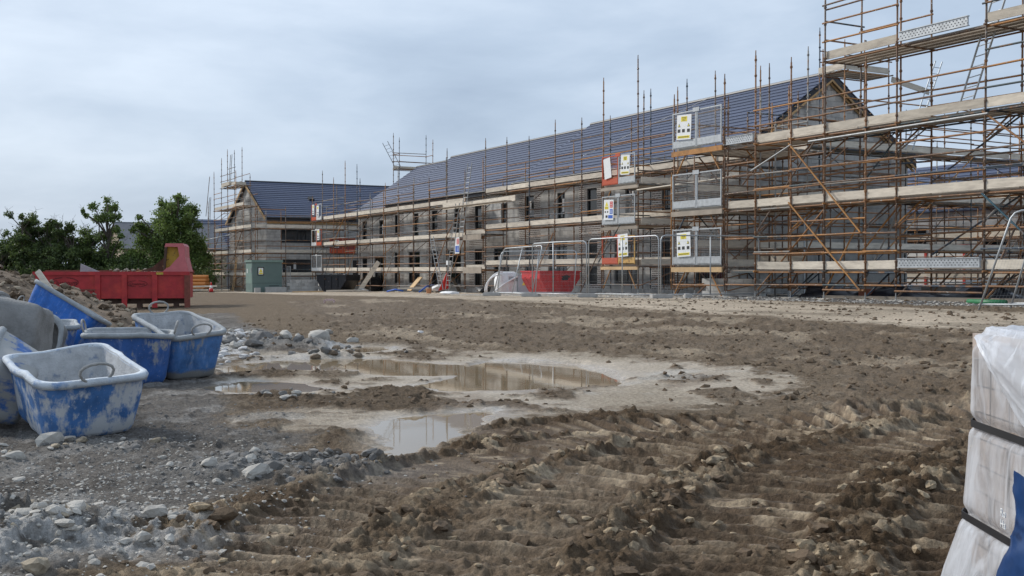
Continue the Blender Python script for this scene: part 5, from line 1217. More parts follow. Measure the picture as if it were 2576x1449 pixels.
wl = thing('unfinished_blockwork', (*L(-15, 77).xy, 0), 'low unfinished grey block wall right of the green kiosk', 'wall'); wl['kind'] = 'thing'
for (a, b, nz) in ((L(-15.6, 75.6), L(-13.7, 77.2), 4), (L(-13.68, 77.3), L(-10.9, 78.6), 3)):
    d = (b-a).normalized(); n = int((b-a).length/.45); z0 = gz(a.x, a.y)-.05; an = math.atan2(d.y, d.x)
    for k in range(nz):
        for i in range(n):
            c = a + d*(.45*(i+.5+(.5 if k % 2 else 0)))
            box('block', (c.x, c.y, z0+.225*(k+.5)), (.435, .2, .212), M_BLOCK, wl, (0, 0, an))
# white tank, hoses and grey cabinet
tp = L(-.25, 51.5); tz = gz(tp.x, tp.y)
tk = thing('plastic_tank', (tp.x, tp.y, tz), 'white ribbed plastic tank behind the leaning fence panel', 'tank'); tk.rotation_euler = (0, 0, R(YAW+12))
mb = MB(); v, f = loft([[(x, y, z) for x, y in rrect(.55*s_, .42*s_, .15)] for s_, z in ((.9, .02), (1, .12), (.96, .35), (1, .4), (1, .7), (.95, .74), (.9, .98), (.6, 1.06))], True, True)
o = bpy.data.objects.new('tank_body', mesh_from('tank_body', v, f, M_WHITE, True)); link(o, tk)
for x0 in (-.35, 0, .35): mb = MB(); mb.box((x0, -.43, .5), (.08, .06, .8)); mb.build('rib', M_WHITE, tk, local=True)
mb = MB(); mb.box((.25, -.45, .72), (.5, .03, .22)); mb.build('label_panel', M_GALVD, tk, local=True)
for k in range(2):
    mb = MB(); pts = [(-.3-.1*k-.75*math.sin(q), -.5-.1*k, .1+.95*max(0, math.cos(q*.95))*(1-.15*k)) for q in np.linspace(0, 1.65, 12)]; mb.path(pts, .035, 8); mb.build('hose', M_WHITE, tk, True, local=True)
mb = MB(); mb.path([(.6+0*q, -.5, .92) if False else (.9-1.7*q, -.52-.1*q, .95-.9*q**1.6) for q in np.linspace(0, 1, 10)], .04, 8); mb.build('hose', M_WHITE, tk, True, local=True)
cp = L(.62, 51.2); M_CAB = mat('pale_grey_cabinet', (.36, .41, .44), .5, var=.1)
cb = thing('control_cabinet', (cp.x, cp.y, tz), 'pale grey control cabinet beside the white tank', 'cabinet'); cb.rotation_euler = (0, 0, R(YAW-8))
for nm, c, s_, m in (('cabinet_body', (0, 0, .5), (.62, .5, .76), M_CAB), ('cabinet_body_side', (.45, .05, .5), (.26, .4, .74), M_CAB), ('lid', (.1, 0, .9), (.95, .55, .03), M_GALV), ('leg', (-.26, -.2, .06), (.06, .06, .12), M_GALVD), ('leg', (.26, -.2, .06), (.06, .06, .12), M_GALVD)):
    mb = MB(); mb.box(c, s_); mb.build(nm, m, cb, local=True)
mb = MB(); mb.prism([(-.12, .42), (.06, .42), (-.03, .62)], -.262, -.254); mb.build('hazard_triangle', M_SIGNY, cb, local=True)
# flag on a pole with a small notice
fp = L(-3.75, 64.8); fz = gz(fp.x, fp.y); fl = thing('flag_pole', (fp.x, fp.y, fz), 'red flag hanging from a thin post in front of the terrace', 'flag')
tube('pole', (fp.x, fp.y, fz), (fp.x, fp.y, fz+1.75), M_GALVD, fl, .025); mb = MB()
fc = RAX; v = []; 
for i in range(7):
    for j in range(9): q = j/8; w = .12+.5*q; v.append(fp + RAX*(-w*(i/6)) + DAX*(.06*math.sin(i*2.1+j*.6)) + Vector((0, 0, fz+1.3-1.05*q-.12*(i/6))))
mb.add(v, [(i*9+j, i*9+j+1, (i+1)*9+j+1, (i+1)*9+j) for i in range(6) for j in range(8)]); o = mb.build('flag_cloth', mat('red_cloth', (.62, .03, .02), .7, var=.15), fl, True); sol = o.modifiers.new('thickness', 'SOLIDIFY'); sol.thickness = .01
box('notice', fp + Vector((0, 0, fz+1.78)) - DAX*.03, (.22, .22, .26), M_SIGNW, fl)
# planks and bits at the foot of the scaffold
def bit(name, label, cat, a, b, w, h, m, group=None, up=Vector((0, 0, 1))):
    a = Vector(a); b = Vector(b); o = plank(name, a, b, w, h, m, None, up); tag(o, label, cat, group); return o
q = L(-10.55, 75.4); q.z = gz(q.x, q.y); q2 = L(-9.1, 74.6, q.z+2.05); bit('leaning_plank', 'pair of pale planks leaning up against the scaffold by the black skip', 'plank', q, q2, .3, .12, M_BOARD, up=DAX)
items = [('timber_board', 'pale board lying below the fourth terrace house', 'plank', (-7.1, 68.5, .25), (-4.6, 67.6, .32), .3, .1, M_BOARD), ('timber_board', 'tan plywood piece propped below the second platform', 'plank', (-6.5, 69, .1), (-5.8, 69.3, .95), .8, .05, M_NEWWOOD),
 ('timber_board', 'brown board leaning behind the white bag', 'plank', (-3.2, 66.5, .1), (-3.7, 67, .9), .25, .05, M_DECK), ('timber_board', 'long plank on the ground in front of the black skip', 'plank', (-12.5, 73.6, .08), (-9.8, 73.9, .12), .2, .1, M_BOARD),
 ('timber_board', 'yellowish plank at the end of the low block wall', 'plank', (-14.6, 72.6, .03), (-12.6, 73.0, .06), .25, .08, M_NEWWOOD)]
for nm, lb, ct, a, b, w, h_, m in items:
    A_ = L(*a); B_ = L(*b); g = gz(A_.x, A_.y); A_.z += g; B_.z += g; bit(nm, lb, ct, A_, B_, w, h_, m, 'loose boards at the scaffold foot')
def single_lump(name, label, cat, p, sz, m, seed, flat=(1, 1, 1), group=None, sub=2):
    vs, fs = lump_mesh(seed, sub); me = mesh_from(name, vs, fs, m, False); o = bpy.data.objects.new(name, me); link(o); o.location = p; o.scale = (sz*flat[0], sz*flat[1], sz*flat[2]); o.rotation_euler = (0, 0, seed); return tag(o, label, cat, group)
def gp(r, d, dz=0): p = L(r, d); p.z = gz(p.x, p.y)+dz; return p
single_lump('rubble_bag', 'white sack slumped in front of the scaffold foot', 'sack', gp(-4.4, 66.5, .25), .75, M_WHITE, 3, (1.3, 1, .6)); single_lump('white_sheet', 'white crumpled sheet flat on the ground left of the leaning fence', 'sheet', gp(-3.2, 56.5, .04), .85, M_WHITE, 6, (1.3, .8, .25))
single_lump('dark_sheeting', 'black crumpled sheeting at the foot of the scaffold by the ladder', 'sheeting', gp(-1.6, 58.5, .2), .9, M_BLACK, 9, (1.5, .7, .5)); single_lump('dark_sheeting', 'heap of black sheeting right of the black skip', 'sheeting', gp(-9.9, 78, .5), 1.2, M_BLACK, 12, (1.3, .8, .8))
mb = MB(); mb.tube((0, 0, 0), (0, 0, .28), .13, 12, .16); o = mb.build('bucket', mat('orange_plastic', (.5, .22, .1), .6), None); tag(o, 'small orange bucket in front of the white sack', 'bucket'); o.location = gp(-4.6, 60.5)
for k, (r0, d0, r1, d1) in enumerate(((-8.0, 70, -6.9, 69.4), (-5.6, 66, -4.9, 68.2), (-10.9, 75.6, -9.8, 74.6))):
    a, b = gp(r0, d0, .05), gp(r1, d1, .45 if k == 1 else .08); mb = MB(); mb.path([a, (a+b)/2 + Vector((0, 0, .12)), b], .05, 7); o = mb.build('blue_pipe', M_SIGNB if k < 2 else M_GALV, None, True); tag(o, ['blue pipe offcut lying left of the plywood', 'blue pipe propped up beside the plywood', 'pale pipe beside the black skip'][k], 'pipe', 'pipe offcuts')
mb = MB(); mb.box((0, 0, .09), (.42, .12, .03)); mb.box((-.18, 0, .04), (.06, .12, .1)); mb.box((.18, 0, .04), (.06, .12, .1)); mb.box((0, -.01, .12), (.3, .1, .04)); o = mb.build('litter_tray', mat('pinkish_plastic', (.7, .5, .47), .6, var=.3, scale=20), None); o.location = gp(-6.85, 41, 0.02); o.rotation_euler = (0, 0, R(YAW)); tag(o, 'small pink and white plastic tray lying alone on the mud', 'litter')
# orange ducts, timber and a cone by the far left scaffold
for i in range(4):
    for j in range(6-i):
        a = L(-28.6+.0, 88+j*.32+i*.16, .2+.28*i); b = L(-24.9, 88.6+j*.32+i*.16, .2+.28*i); o = tube('orange_duct', a, b, mat('orange_duct', (.62, .24, .06), .5, var=.1), None, .14); tag(o, 'orange plastic duct in the stack left of the far scaffold', 'pipe', 'stacked orange ducts')
bit('steel_rack', 'thin steel hoop standing at the orange duct stack', 'rack', L(-26.8, 87.8, 0), L(-26.8, 87.8, 1.9), .08, .08, M_GALVD)
for k, (a, b) in enumerate((((-26.5, 84, .25), (-22.8, 84.5, .35)), ((-26.9, 83, .1), (-24.4, 83.2, .12)), ((-25.9, 82.2, .05), (-23.2, 82, .1)))): bit('timber_board', ['top pale board of the pile left of the kiosk', 'middle board of the pile left of the kiosk', 'nearest board of the pile left of the kiosk'][k], 'plank', L(*a), L(*b), .4, .12, M_BOARD, 'boards left of the kiosk')
c0 = L(-21.9, 79.6); cz = gz(c0.x, c0.y); cn = thing('traffic_cone', (c0.x, c0.y, cz), 'red and white traffic cone at the foot of the far left scaffold', 'cone')
for nm, z0, z1, r0, r1, m in (('base', 0, .04, .24, .24, M_BLACK), ('cone_body', .04, .3, .17, .12, M_REDS), ('white_band', .3, .5, .12, .08, M_WHITE), ('tip', .5, .75, .08, .03, M_REDS)):
    mb = MB(); mb.tube((0, 0, z0), (0, 0, z1), r0, 12, r1); mb.build(nm, m, cn, True, local=True)
# plinth, membrane and duct at the foot of the right scaffold
pw = thing('concrete_strip', (-21, 25.9, .5), 'low pale concrete strip with dark gaps under the right scaffold', 'wall')
for i in range(10): box('pale_block' if i % 2 else 'dark_block', (-24+1.2*i, 25.9, .93), (1.19, .3, .34), M_WHITE if i % 2 else M_MORTAR, pw)
box('footing', (-18.6, 26.1, .7), (13, .9, .24), M_CONC, pw)
v = []; 
for i in range(40):
    for j in range(5): v.append((-26+.32*i, 24.55+.12*j+.05*math.sin(i*.9+j), .64+.09*j*(1+.4*math.sin(i*.7))+.05*math.sin(i*1.7+j*2)))
mb = MB(); mb.add(v, [(i*5+j, (i+1)*5+j, (i+1)*5+j+1, i*5+j+1) for i in range(39) for j in range(4)]); o = mb.build('damp_membrane', mat('black_membrane', (.015, .017, .028), .35, var=.3), None, True); tag(o, 'long black damp-proof membrane draped under the right scaffold', 'membrane'); o.modifiers.new('thickness', 'SOLIDIFY').thickness = .01
mb = MB(); mb.tube((-18.3, 22.9, .74), (-17.2, 22.85, .74), .075, 12); o = mb.build('green_duct', mat('green_duct', (.02, .16, .06), .5), None, True); tag(o, 'green plastic duct lying under the right scaffold', 'pipe')
bit('timber_baulk', 'grey timber baulk under the black membrane', 'plank', (-24.5, 24.2, .68), (-13, 24.0, .76), .15, .18, M_DECK)
box_ = box('terracotta_block', (-23.4, 24.9, .82), (.5, .3, .3), mat('terracotta', (.33, .12, .07), .9, var=.2)); tag(box_, 'terracotta block at the foot of the right scaffold', 'block')
for k, (x, y) in enumerate(((-29.6, 25.3), (-28.6, 25.0))): pass
lw = thing('unfinished_blockwork', (-29, 25.2, .6), 'short grey block wall behind the upright fence panel', 'wall')
for k in range(3):
    for i in range(7): box('block', (-31.0+.45*i+(.22 if k % 2 else 0), 25.0, .68+.225*k), (.437, .2, .213), M_BLOCK, lw)
# bird on the highest platform
bp_ = Vector((-23.15, 24.4, 7.92)); bd = thing('crow', bp_, 'black crow perched on the highest scaffold platform', 'bird')
rings = []
prof = [(-.17, .05, .012), (-.10, .075, .03), (-.03, .11, .062), (.03, .16, .07), (.06, .21, .055), (.075, .25, .036), (.085, .285, .04), (.09, .315, .03), (.092, .33, .008)]
dirv = L(.8, .6); sid = L(-.6, .8)
v = []
for a_, z_, r_ in prof: v.append([tuple(dirv*(a_) + sid*(r_*math.cos(q)*.9) + Vector((0, 0, z_)) + (Vector((0, 0, 1))*.6 + dirv*-.6)*(r_*math.sin(q))) for q in np.linspace(0, 2*math.pi, 10, endpoint=False)])
vv, ff = loft(v, True, True); o = bpy.data.objects.new('body', mesh_from('body', vv, ff, M_BLACK, True)); link(o, bd)
mb = MB(); mb.tube(dirv*.11 + Vector((0, 0, .29)), dirv*.19 + Vector((0, 0, .275)), .013, 6, .002); mb.build('beak', M_BLACK, bd, local=True)
for s_ in (-1, 1): mb = MB(); mb.tube(sid*.03*s_ + Vector((0, 0, .1)), sid*.03*s_ + Vector((0, 0, -.0)), .006, 5); mb.build('leg', M_BLACK, bd, local=True)
# ================================================================== TREES
def leaf_material(name, c1, c2):
    m = bpy.data.materials.new(name); m.use_nodes = True; t = m.node_tree; b = t.nodes['Principled BSDF']; b.inputs['Roughness'].default_value = .6
    geo = N(t, 'ShaderNodeNewGeometry'); n = N(t, 'ShaderNodeTexNoise'); n.inputs['Scale'].default_value = 1.4; n.inputs['Detail'].default_value = 3; t.links.new(geo.outputs['Position'], n.inputs['Vector'])
    r = N(t, 'ShaderNodeMapRange'); r.inputs[1].default_value = .4; r.inputs[2].default_value = .62; t.links.new(n.outputs[0], r.inputs[0])
    x = N(t, 'ShaderNodeMixRGB'); t.links.new(r.outputs[0], x.inputs[0]); x.inputs[1].default_value = (*c1, 1); x.inputs[2].default_value = (*c2, 1)
    isl = N(t, 'ShaderNodeMapRange'); isl.inputs[3].default_value = .65; isl.inputs[4].default_value = 1.45; t.links.new(geo.outputs['Random Per Island'], isl.inputs[0])
    sc = N(t, 'ShaderNodeVectorMath', operation='SCALE'); t.links.new(x.outputs[0], sc.inputs[0]); t.links.new(isl.outputs[0], sc.inputs['Scale']); t.links.new(sc.outputs[0], b.inputs['Base Color'])
    tl = N(t, 'ShaderNodeBsdfTranslucent'); t.links.new(sc.outputs[0], tl.inputs[0]); mxs = N(t, 'ShaderNodeMixShader'); mxs.inputs[0].default_value = .35
    t.links.new(b.outputs[0], mxs.inputs[1]); t.links.new(tl.outputs[0], mxs.inputs[2]); t.links.new(mxs.outputs[0], t.nodes['Material Output'].inputs[0]); return m
LF_IVY = leaf_material('ivy_leaf', (.05, .08, .026), (.13, .18, .05)); LF_ASH = leaf_material('ash_leaf', (.09, .14, .032), (.19, .26, .07)); LF_MID = leaf_material('hedge_leaf', (.05, .078, .024), (.115, .16, .045)); LF_DRY = leaf_material('dry_leaf', (.07, .06, .03), (.13, .11, .05))
M_BARK = mat('bark', (.09, .075, .06), .95, var=.35, scale=6)
LFN = 0
def tree(name, label, r, d, h, clusters, mleaf, leaf=.2, group='trees along the left boundary', trunk=True, twigs=0, seed=0, z0=None, dens=1.0, trunk_r=.16):
    """clusters: (dr, dd, z, radius, count)"""
    rg = np.random.default_rng(seed + 7); p = L(r, d); gzv = gz(p.x, p.y) if z0 is None else z0
    t = thing(name, (p.x, p.y, gzv), label, 'tree' if 'tree' in name else 'shrub', group)
    C = []; SZ = []
    sub = []
    for dr, dd, z, rad, n in clusters:
        for k in range(7):
            w = rg.normal(size=3); w *= rad*.75*rg.uniform(.3, 1.1)/np.linalg.norm(w); sub.append((dr+w[0], dd+w[1], z+w[2]*.85, rad*rg.uniform(.4, .85), n/7*rg.uniform(.6, 1.6)))
    for dr, dd, z, rad, n in sub:
        n = int(n*dens); v = rg.normal(size=(n, 3)); v /= np.linalg.norm(v, axis=1)[:, None]; q = v*rad*(rg.uniform(.05, 1.25, (n, 1))**.6)*rg.uniform(.6, 1.4, 3)*(1+.25*np.sin(v[:, :1]*5+dr)*np.sin(v[:, 2:]*6+z)); q[:, 2] *= .82
        C.append(q + np.array([dr, dd, z])); SZ.append(np.full(n, leaf))
    C = np.vstack(C); SZ = np.concatenate(SZ)*rg.uniform(.6, 1.35, len(C)); n = len(C)
    a = rg.normal(size=(n, 3)); a /= np.linalg.norm(a, axis=1)[:, None]; b = np.cross(a, rg.normal(size=(n, 3))); b /= np.linalg.norm(b, axis=1)[:, None]
    a *= SZ[:, None]*.5; b *= SZ[:, None]*.32
    loc = np.stack([SA*C[:, 0]-CA*C[:, 1], CA*C[:, 0]+SA*C[:, 1], C[:, 2]], 1)
    vs = np.stack([loc-a, loc+b, loc+a, loc-b], 1).reshape(-1, 3); me = bpy.data.meshes.new('crown'); me.vertices.add(n*4); me.vertices.foreach_set('co', vs.ravel())
    me.loops.add(n*4); me.loops.foreach_set('vertex_index', np.arange(n*4, dtype=np.int32)); me.polygons.add(n); me.polygons.foreach_set('loop_start', np.arange(n, dtype=np.int32)*4); me.update(calc_edges=True); me.materials.append(mleaf)
    o = bpy.data.objects.new('crown', me); link(o, t); o['kind'] = 'stuff'
    mb = MB(); rr = random.Random(seed)
    lt = lambda r_, d_, z_: L(r_, d_, z_)
    top = max(c[2] for c in clusters)
    k = 6; tr = [(rr.uniform(-.12, .12)*i, rr.uniform(-.1, .1)*i, top*.72*i/(k-1)) for i in range(k)]; tr[0] = (0, 0, -.3)
    for i in range(k-1): mb.tube(lt(*tr[i]), lt(*tr[i+1]), trunk_r*(1-.13*i), 7, trunk_r*(1-.13*(i+1)), caps=False)
    for dr, dd, z, rad, n_ in clusters:
        j = min(k-1, max(1, int((z-rad*.5)/(top*.72)*(k-1)*.75))); s_ = Vector(tr[j]); e = Vector((dr, dd, z)); m_ = (s_+e)/2 + Vector((rr.uniform(-.3, .3), rr.uniform(-.3, .3), .15))
        w = trunk_r*.42; mb.tube(lt(*s_), lt(*m_), w, 5, w*.7, caps=False); mb.tube(lt(*m_), lt(*e), w*.7, 5, w*.35, caps=False)
        for q in range(5):
            e2 = e + Vector((rr.gauss(0, 1), rr.gauss(0, 1), rr.gauss(.4, .8))).normalized()*rad*rr.uniform(.7, 1.1); mb.tube(lt(*e), lt(*e2), w*.32, 4, .008, caps=False)
    mb.build('trunk', M_BARK, t, local=True)
    if twigs:
        tw = MB()
        for _ in range(twigs):
            c = clusters[rr.randrange(len(clusters))]; s_ = Vector(c[:3]); e = s_ + Vector((rr.gauss(0, .6), rr.gauss(0, .4), rr.uniform(.7, 1.5)))*c[3]*1.1; md = (s_+e)/2 + Vector((rr.uniform(-.2, .2), 0, 0))
            tw.tube(lt(*s_), lt(*md), .03, 4, .02, caps=False); tw.tube(lt(*md), lt(*e), .02, 4, .008, caps=False)
            for _k in range(3): e3 = md + (e-md)*rr.random(); tw.tube(lt(*e3), lt(*(e3+Vector((rr.gauss(0, .3), 0, rr.uniform(.1, .5))))), .012, 4, .006, caps=False)
        tw.build('bare_twigs', M_BARK, t, local=True)
    return t
def blob(rg, r0, r1, z0, z1, n, rad, cnt): return [(rg.uniform(r0, r1), rg.uniform(-1.2, 1.2), rg.uniform(z0, z1), rad*rg.uniform(.7, 1.25), cnt) for _ in range(n)]
rg = random.Random(3)
D0 = 95.0; px = lambda x: (x-1287.5)/2750*D0; zy = lambda y: EYE+(682-y)*D0/2750
# two ashes
rs = random.Random(21)
cl = [((x-430)/2750*D0, rs.uniform(-1, 1), zy(y), q, n) for x, y, q, n in ((350, 640, 1.2, 900), (365, 600, .9, 500), (500, 640, 1.2, 900), (505, 610, .8, 400), (440, 530, 1.0, 600), (410, 560, 1.2, 800), (480, 530, .8, 400), (425, 650, 1.9, 1500), (400, 620, 1.5, 1000), (455, 610, 1.7, 1300), (480, 640, 1.5, 1000), (430, 590, 1.6, 1100), (395, 660, 1.5, 900), (470, 680, 1.6, 900), (420, 690, 1.6, 900), (450, 560, 1.1, 420), (475, 565, .9, 300), (490, 590, .9, 300), (400, 530, .7, 210), (420, 510, .75, 240), (445, 500, .7, 220), (470, 515, .7, 200), (485, 540, .7, 210), (355, 560, .6, 160), (370, 575, .6, 150), (345, 570, .4, 90), (430, 540, .6, 150), (497, 560, .5, 110), (360, 540, .35, 70), (400, 500, .4, 80), (455, 490, .35, 70))]
tree('ash_tree', 'taller leafy green ash tree just left of the far scaffold', px(430), D0, 8.6, cl, LF_ASH, .19, dens=2.6, seed=1, trunk_r=.3)
cl = [((x-280)/2750*D0, rs.uniform(-1, 1), zy(y), q, n) for x, y, q, n in ((275, 520, .55, 170), (250, 515, .5, 130), (300, 520, .5, 130), (285, 545, .7, 220), (260, 545, .6, 160), (310, 545, .45, 110), (240, 540, .35, 80), (290, 575, .6, 130), (320, 590, .4, 90), (265, 600, .8, 260), (240, 600, .8, 240), (290, 620, 1.0, 330), (260, 640, 1.2, 500), (230, 640, 1.2, 500), (300, 650, 1.1, 450), (225, 580, .6, 150), (275, 500, .35, 70), (230, 530, .25, 50))]
tree('ash_tree', 'sparse see-through ash tree in the middle of the left tree line', px(280), D0-1, 8.1, cl, LF_ASH, .18, dens=2.6, seed=2, trunk_r=.2, twigs=14)
spec = [(-45, 610, 1.6), (30, 600, 1.7), (75, 575, 1.9), (108, 548, 1.1), (128, 580, 1.3), (165, 600, 1.8), (205, 560, 1.4), (330, 640, 1.5), (365, 655, 1.3), (238, 590, 1.3), (146, 565, 1.2)]
labs = ['dark bush cut by the left edge of the picture', 'dark ivy-clad tree at the left end of the boundary', 'broad dark ivy-covered tree near the left end', 'narrow pointed ivy-clad trunk in the left tree line', 'dark tree right of the narrow ivy-clad trunk', 'dark rounded tree in the middle left of the tree line', 'ragged tree with bare top twigs left of the sparse ash', 'low dark bush in front of the stone gable', 'dark bush between the stone gable and the leafy ash', 'dark ivy-clad tree just left of the sparse ash trunk', 'slim dark tree between the two broad dark ones']
for i, ((x, y, w), lb) in enumerate(zip(spec, labs)):
    top = zy(y); rr = random.Random(40+i); cl = []
    for k in range(9): f = k/8; cl.append((rr.uniform(-.8, .8)*w*(1.15-f*.75), rr.uniform(-1, 1), .7+(top-1.2)*f, w*(.85-.35*f)*rr.uniform(.8, 1.1), int(750*(.9-.4*f))))
    cl += [(rr.uniform(-1, 1)*w, rr.uniform(-1, 1), top*rr.uniform(.75, 1.02), .4, 80) for _ in range(4)]
    tree('ivy_tree' if i not in (7, 8) else 'bush', lb, px(x), D0-2+rr.uniform(-1.5, 1.5), top, cl, LF_IVY if i not in (5, 6) else LF_MID, .18, dens=2.2, seed=60+i, twigs=10 if i < 7 else 3, group='dark trees of the left boundary')
# low undergrowth joining them
hb = []
for x in range(-80, 560, 26): hb.append((px(x)-px(240), rg.uniform(-1, .4), rg.uniform(.6, 1.3), rg.uniform(1.0, 1.5), 420))
tree('hedge_bush', 'continuous low hedge of brambles along the foot of the left trees', px(240), D0-3.5, 2, hb, LF_MID, .2, seed=90, group=None, trunk_r=.05)
hb = [(px(x)-px(240), rg.uniform(2.5, 4), rg.uniform(1.0, 2.6), rg.uniform(1.4, 2.0), 420) for x in range(-80, 520, 30)]
tree('hedge_bush', 'dark hedge filling the gaps behind the left tree trunks', px(240), D0+1, 3, hb, LF_IVY, .24, seed=91, group=None, trunk_r=.05)
hb = [((x-20)/2750*D0, rg.uniform(-1, 1), rg.uniform(1.2, 3.4), 1.0, 160) for x in (-20, 0, 15, 30, 45)]
tree('scrub_bush', 'half-bare brownish scrub at the far left of the tree line', px(20), D0-4, 4, hb, LF_DRY, .17, seed=92, twigs=40, group=None, trunk_r=.08)
# a distant low belt of trees beyond the site
hb = []
for i in range(150): hb.append((rg.uniform(-170, 160), rg.uniform(-6, 6), rg.uniform(.3, 1.6), rg.uniform(2.0, 3.4), 60))
o = tree('tree_belt', 'distant low belt of trees on the horizon', 0, 260, 5, hb, LF_MID, .9, seed=95, group=None, trunk_r=.05); o['kind'] = 'stuff'
# ================================================================== WRAPPED PALLET
pr0, pd1 = 2.085, 5.0
pal = thing('block_pallet', L(2.75, 4.3, 0), 'pallet of concrete blocks wrapped in clear plastic at the right edge', 'pallet'); pal.rotation_euler = (0, 0, R(YAW-2)); PO = Vector((2.75, 4.3, 0))
M_PAVE = mat('buff_concrete_block', (.36, .30, .26), .95, var=.25, scale=14, col2=(.24, .19, .165), mixlo=.5, mixhi=.7, mscale=9, objrand=.2, bump=.5, bscale=80)
rp = random.Random(4)
zz = .14
for k in range(9):
    for i in range(6):
        for j in range(3):
            if 0 < j < 2 and 0 < i < 5 and k < 8: continue
            c = Vector((pr0 + .2 + .4*j + rp.uniform(-.004, .006), pd1 - .1 - .205*i + rp.uniform(-.004, .004), zz + .06)); o = bpy.data.objects.new('block', unit('cube', M_PAVE)); link(o, pal)
            o.location = c - PO; o.scale = (.385, .19, .112); o.rotation_euler = (0, 0, rp.uniform(-.015, .015))
    zz += .12
for j in range(3): mb = MB(); mb.box((pr0+.1+.5*j-PO.x, -.1, .06), (.1, 1.2, .12)); mb.build('pallet_bearer', M_DECK, pal, local=True)
for j in range(6): mb = MB(); mb.box((0, .6-.24*j-.1, .128), (1.2, .12, .02)); mb.build('pallet_slat', M_DECK, pal, local=True)
def film_material():
    m = bpy.data.materials.new('clear_polythene'); m.use_nodes = True; t = m.node_tree; b = t.nodes['Principled BSDF']; b.inputs['Base Color'].default_value = (.82, .85, .9, 1); b.inputs['Roughness'].default_value = .28
    tr = N(t, 'ShaderNodeBsdfTransparent'); mxs = N(t, 'ShaderNodeMixShader'); geo = N(t, 'ShaderNodeNewGeometry'); mp = N(t, 'ShaderNodeMapping'); mp.inputs['Scale'].default_value = (1, 1, .35); t.links.new(geo.outputs['Position'], mp.inputs[0])
    n = N(t, 'ShaderNodeTexNoise'); n.inputs['Scale'].default_value = 9; n.inputs['Detail'].default_value = 7; n.inputs['Distortion'].default_value = 1.2; t.links.new(mp.outputs[0], n.inputs['Vector'])
    r = N(t, 'ShaderNodeMapRange'); r.inputs[1].default_value = .42; r.inputs[2].default_value = .7; r.inputs[3].default_value = .32; r.inputs[4].default_value = .88; t.links.new(n.outputs[0], r.inputs[0])
    at = N(t, 'ShaderNodeAttribute'); at.attribute_name = 'layers'; ad = N(t, 'ShaderNodeMath', operation='ADD'); ad.use_clamp = True; t.links.new(r.outputs[0], ad.inputs[0]); t.links.new(at.outputs['Fac'], ad.inputs[1])
    tl = N(t, 'ShaderNodeBsdfTranslucent'); tl.inputs[0].default_value = (.9, .92, .95, 1); ms2 = N(t, 'ShaderNodeMixShader'); ms2.inputs[0].default_value = .4; t.links.new(b.outputs[0], ms2.inputs[1]); t.links.new(tl.outputs[0], ms2.inputs[2]); t.links.new(ad.outputs[0], mxs.inputs[0]); t.links.new(tr.outputs[0], mxs.inputs[1]); t.links.new(ms2.outputs[0], mxs.inputs[2]); t.links.new(mxs.outputs[0], t.nodes['Material Output'].inputs[0]); return m
M_FILM = film_material()
def film(name, pts, nu, nv, layers, m=M_FILM, parent=pal, thick=0):
    me = bpy.data.meshes.new(name); me.from_pydata([tuple(p) for p in pts], [], [(i*nv+j, (i+1)*nv+j, (i+1)*nv+j+1, i*nv+j+1) for i in range(nu-1) for j in range(nv-1)]); me.materials.append(m)
    me.polygons.foreach_set('use_smooth', [True]*len(me.polygons)); at = me.attributes.new('layers', 'FLOAT', 'POINT'); at.data.foreach_set('value', layers); o = bpy.data.objects.new(name, me); link(o, parent); return o
nu, nv = 110, 90; pts = []; lay_ = []
ztop = 1.235
for i in range(nu):
    s_ = i/(nu-1)*2.3                              # path: left side from near to far, round the corner, along the far side
    for j in range(nv):
        z = ztop*j/(nv-1); fl = .015 + .045*sstep(.95, .2, z) + .09*sstep(.42, .0, z)
        wr = .012*float(vnoise(np.array([s_*9.0]), np.array([z*2.2+3]), 5)[0]) + .010*float(ridged(np.array([s_*6+z*2.5]), np.array([z*1.2]), 3, 9)[0])
        for zs in (.80, .385): fl -= (.035 if zs > .5 else .03)*math.exp(-((z-zs)/.03)**2)
        off = fl + wr + .03*sstep(1.0, 1.1, z)*0
        rc = .1; top_in = .07*sstep(1.12, ztop, z)
        off -= top_in
        if s_ < 1.25-rc: x, y = pr0-off, 3.75+s_
        elif s_ < 1.25+rc*.57: q = (s_-(1.25-rc))/(rc*1.57)*math.pi/2; x, y = pr0+rc-(rc+off)*math.cos(q), pd1-rc+(rc+off)*math.sin(q)
        else: x, y = pr0+rc+(s_-1.25-rc*.57), pd1+off
        pts.append(Vector((x, y, z+.012))-PO); lay_.append(.12*sstep(.35, .05, z) + .1*(s_ > 1.15))
film('side_film', pts, nu, nv, lay_)
nu, nv = 60, 60; pts = []; lay_ = []
for i in range(nu):
    for j in range(nv):
        u, v = i/(nu-1), j/(nv-1); x = pr0+.03+1.12*u; y = 3.75+(pd1-3.75-.03)*v; e = min(u*1.12, (1-v)*1.2)
        z = ztop - .02 - .05*math.exp(-e/.03) + .05*float(ridged(np.array([x*4.5]), np.array([y*4.0+x*2]), 3, 19)[0]) + .03*float(vnoise(np.array([x*11]), np.array([y*8]), 3)[0]); pts.append(Vector((x, y, z))-PO); lay_.append(.3)
film('top_film', pts, nu, nv, lay_)
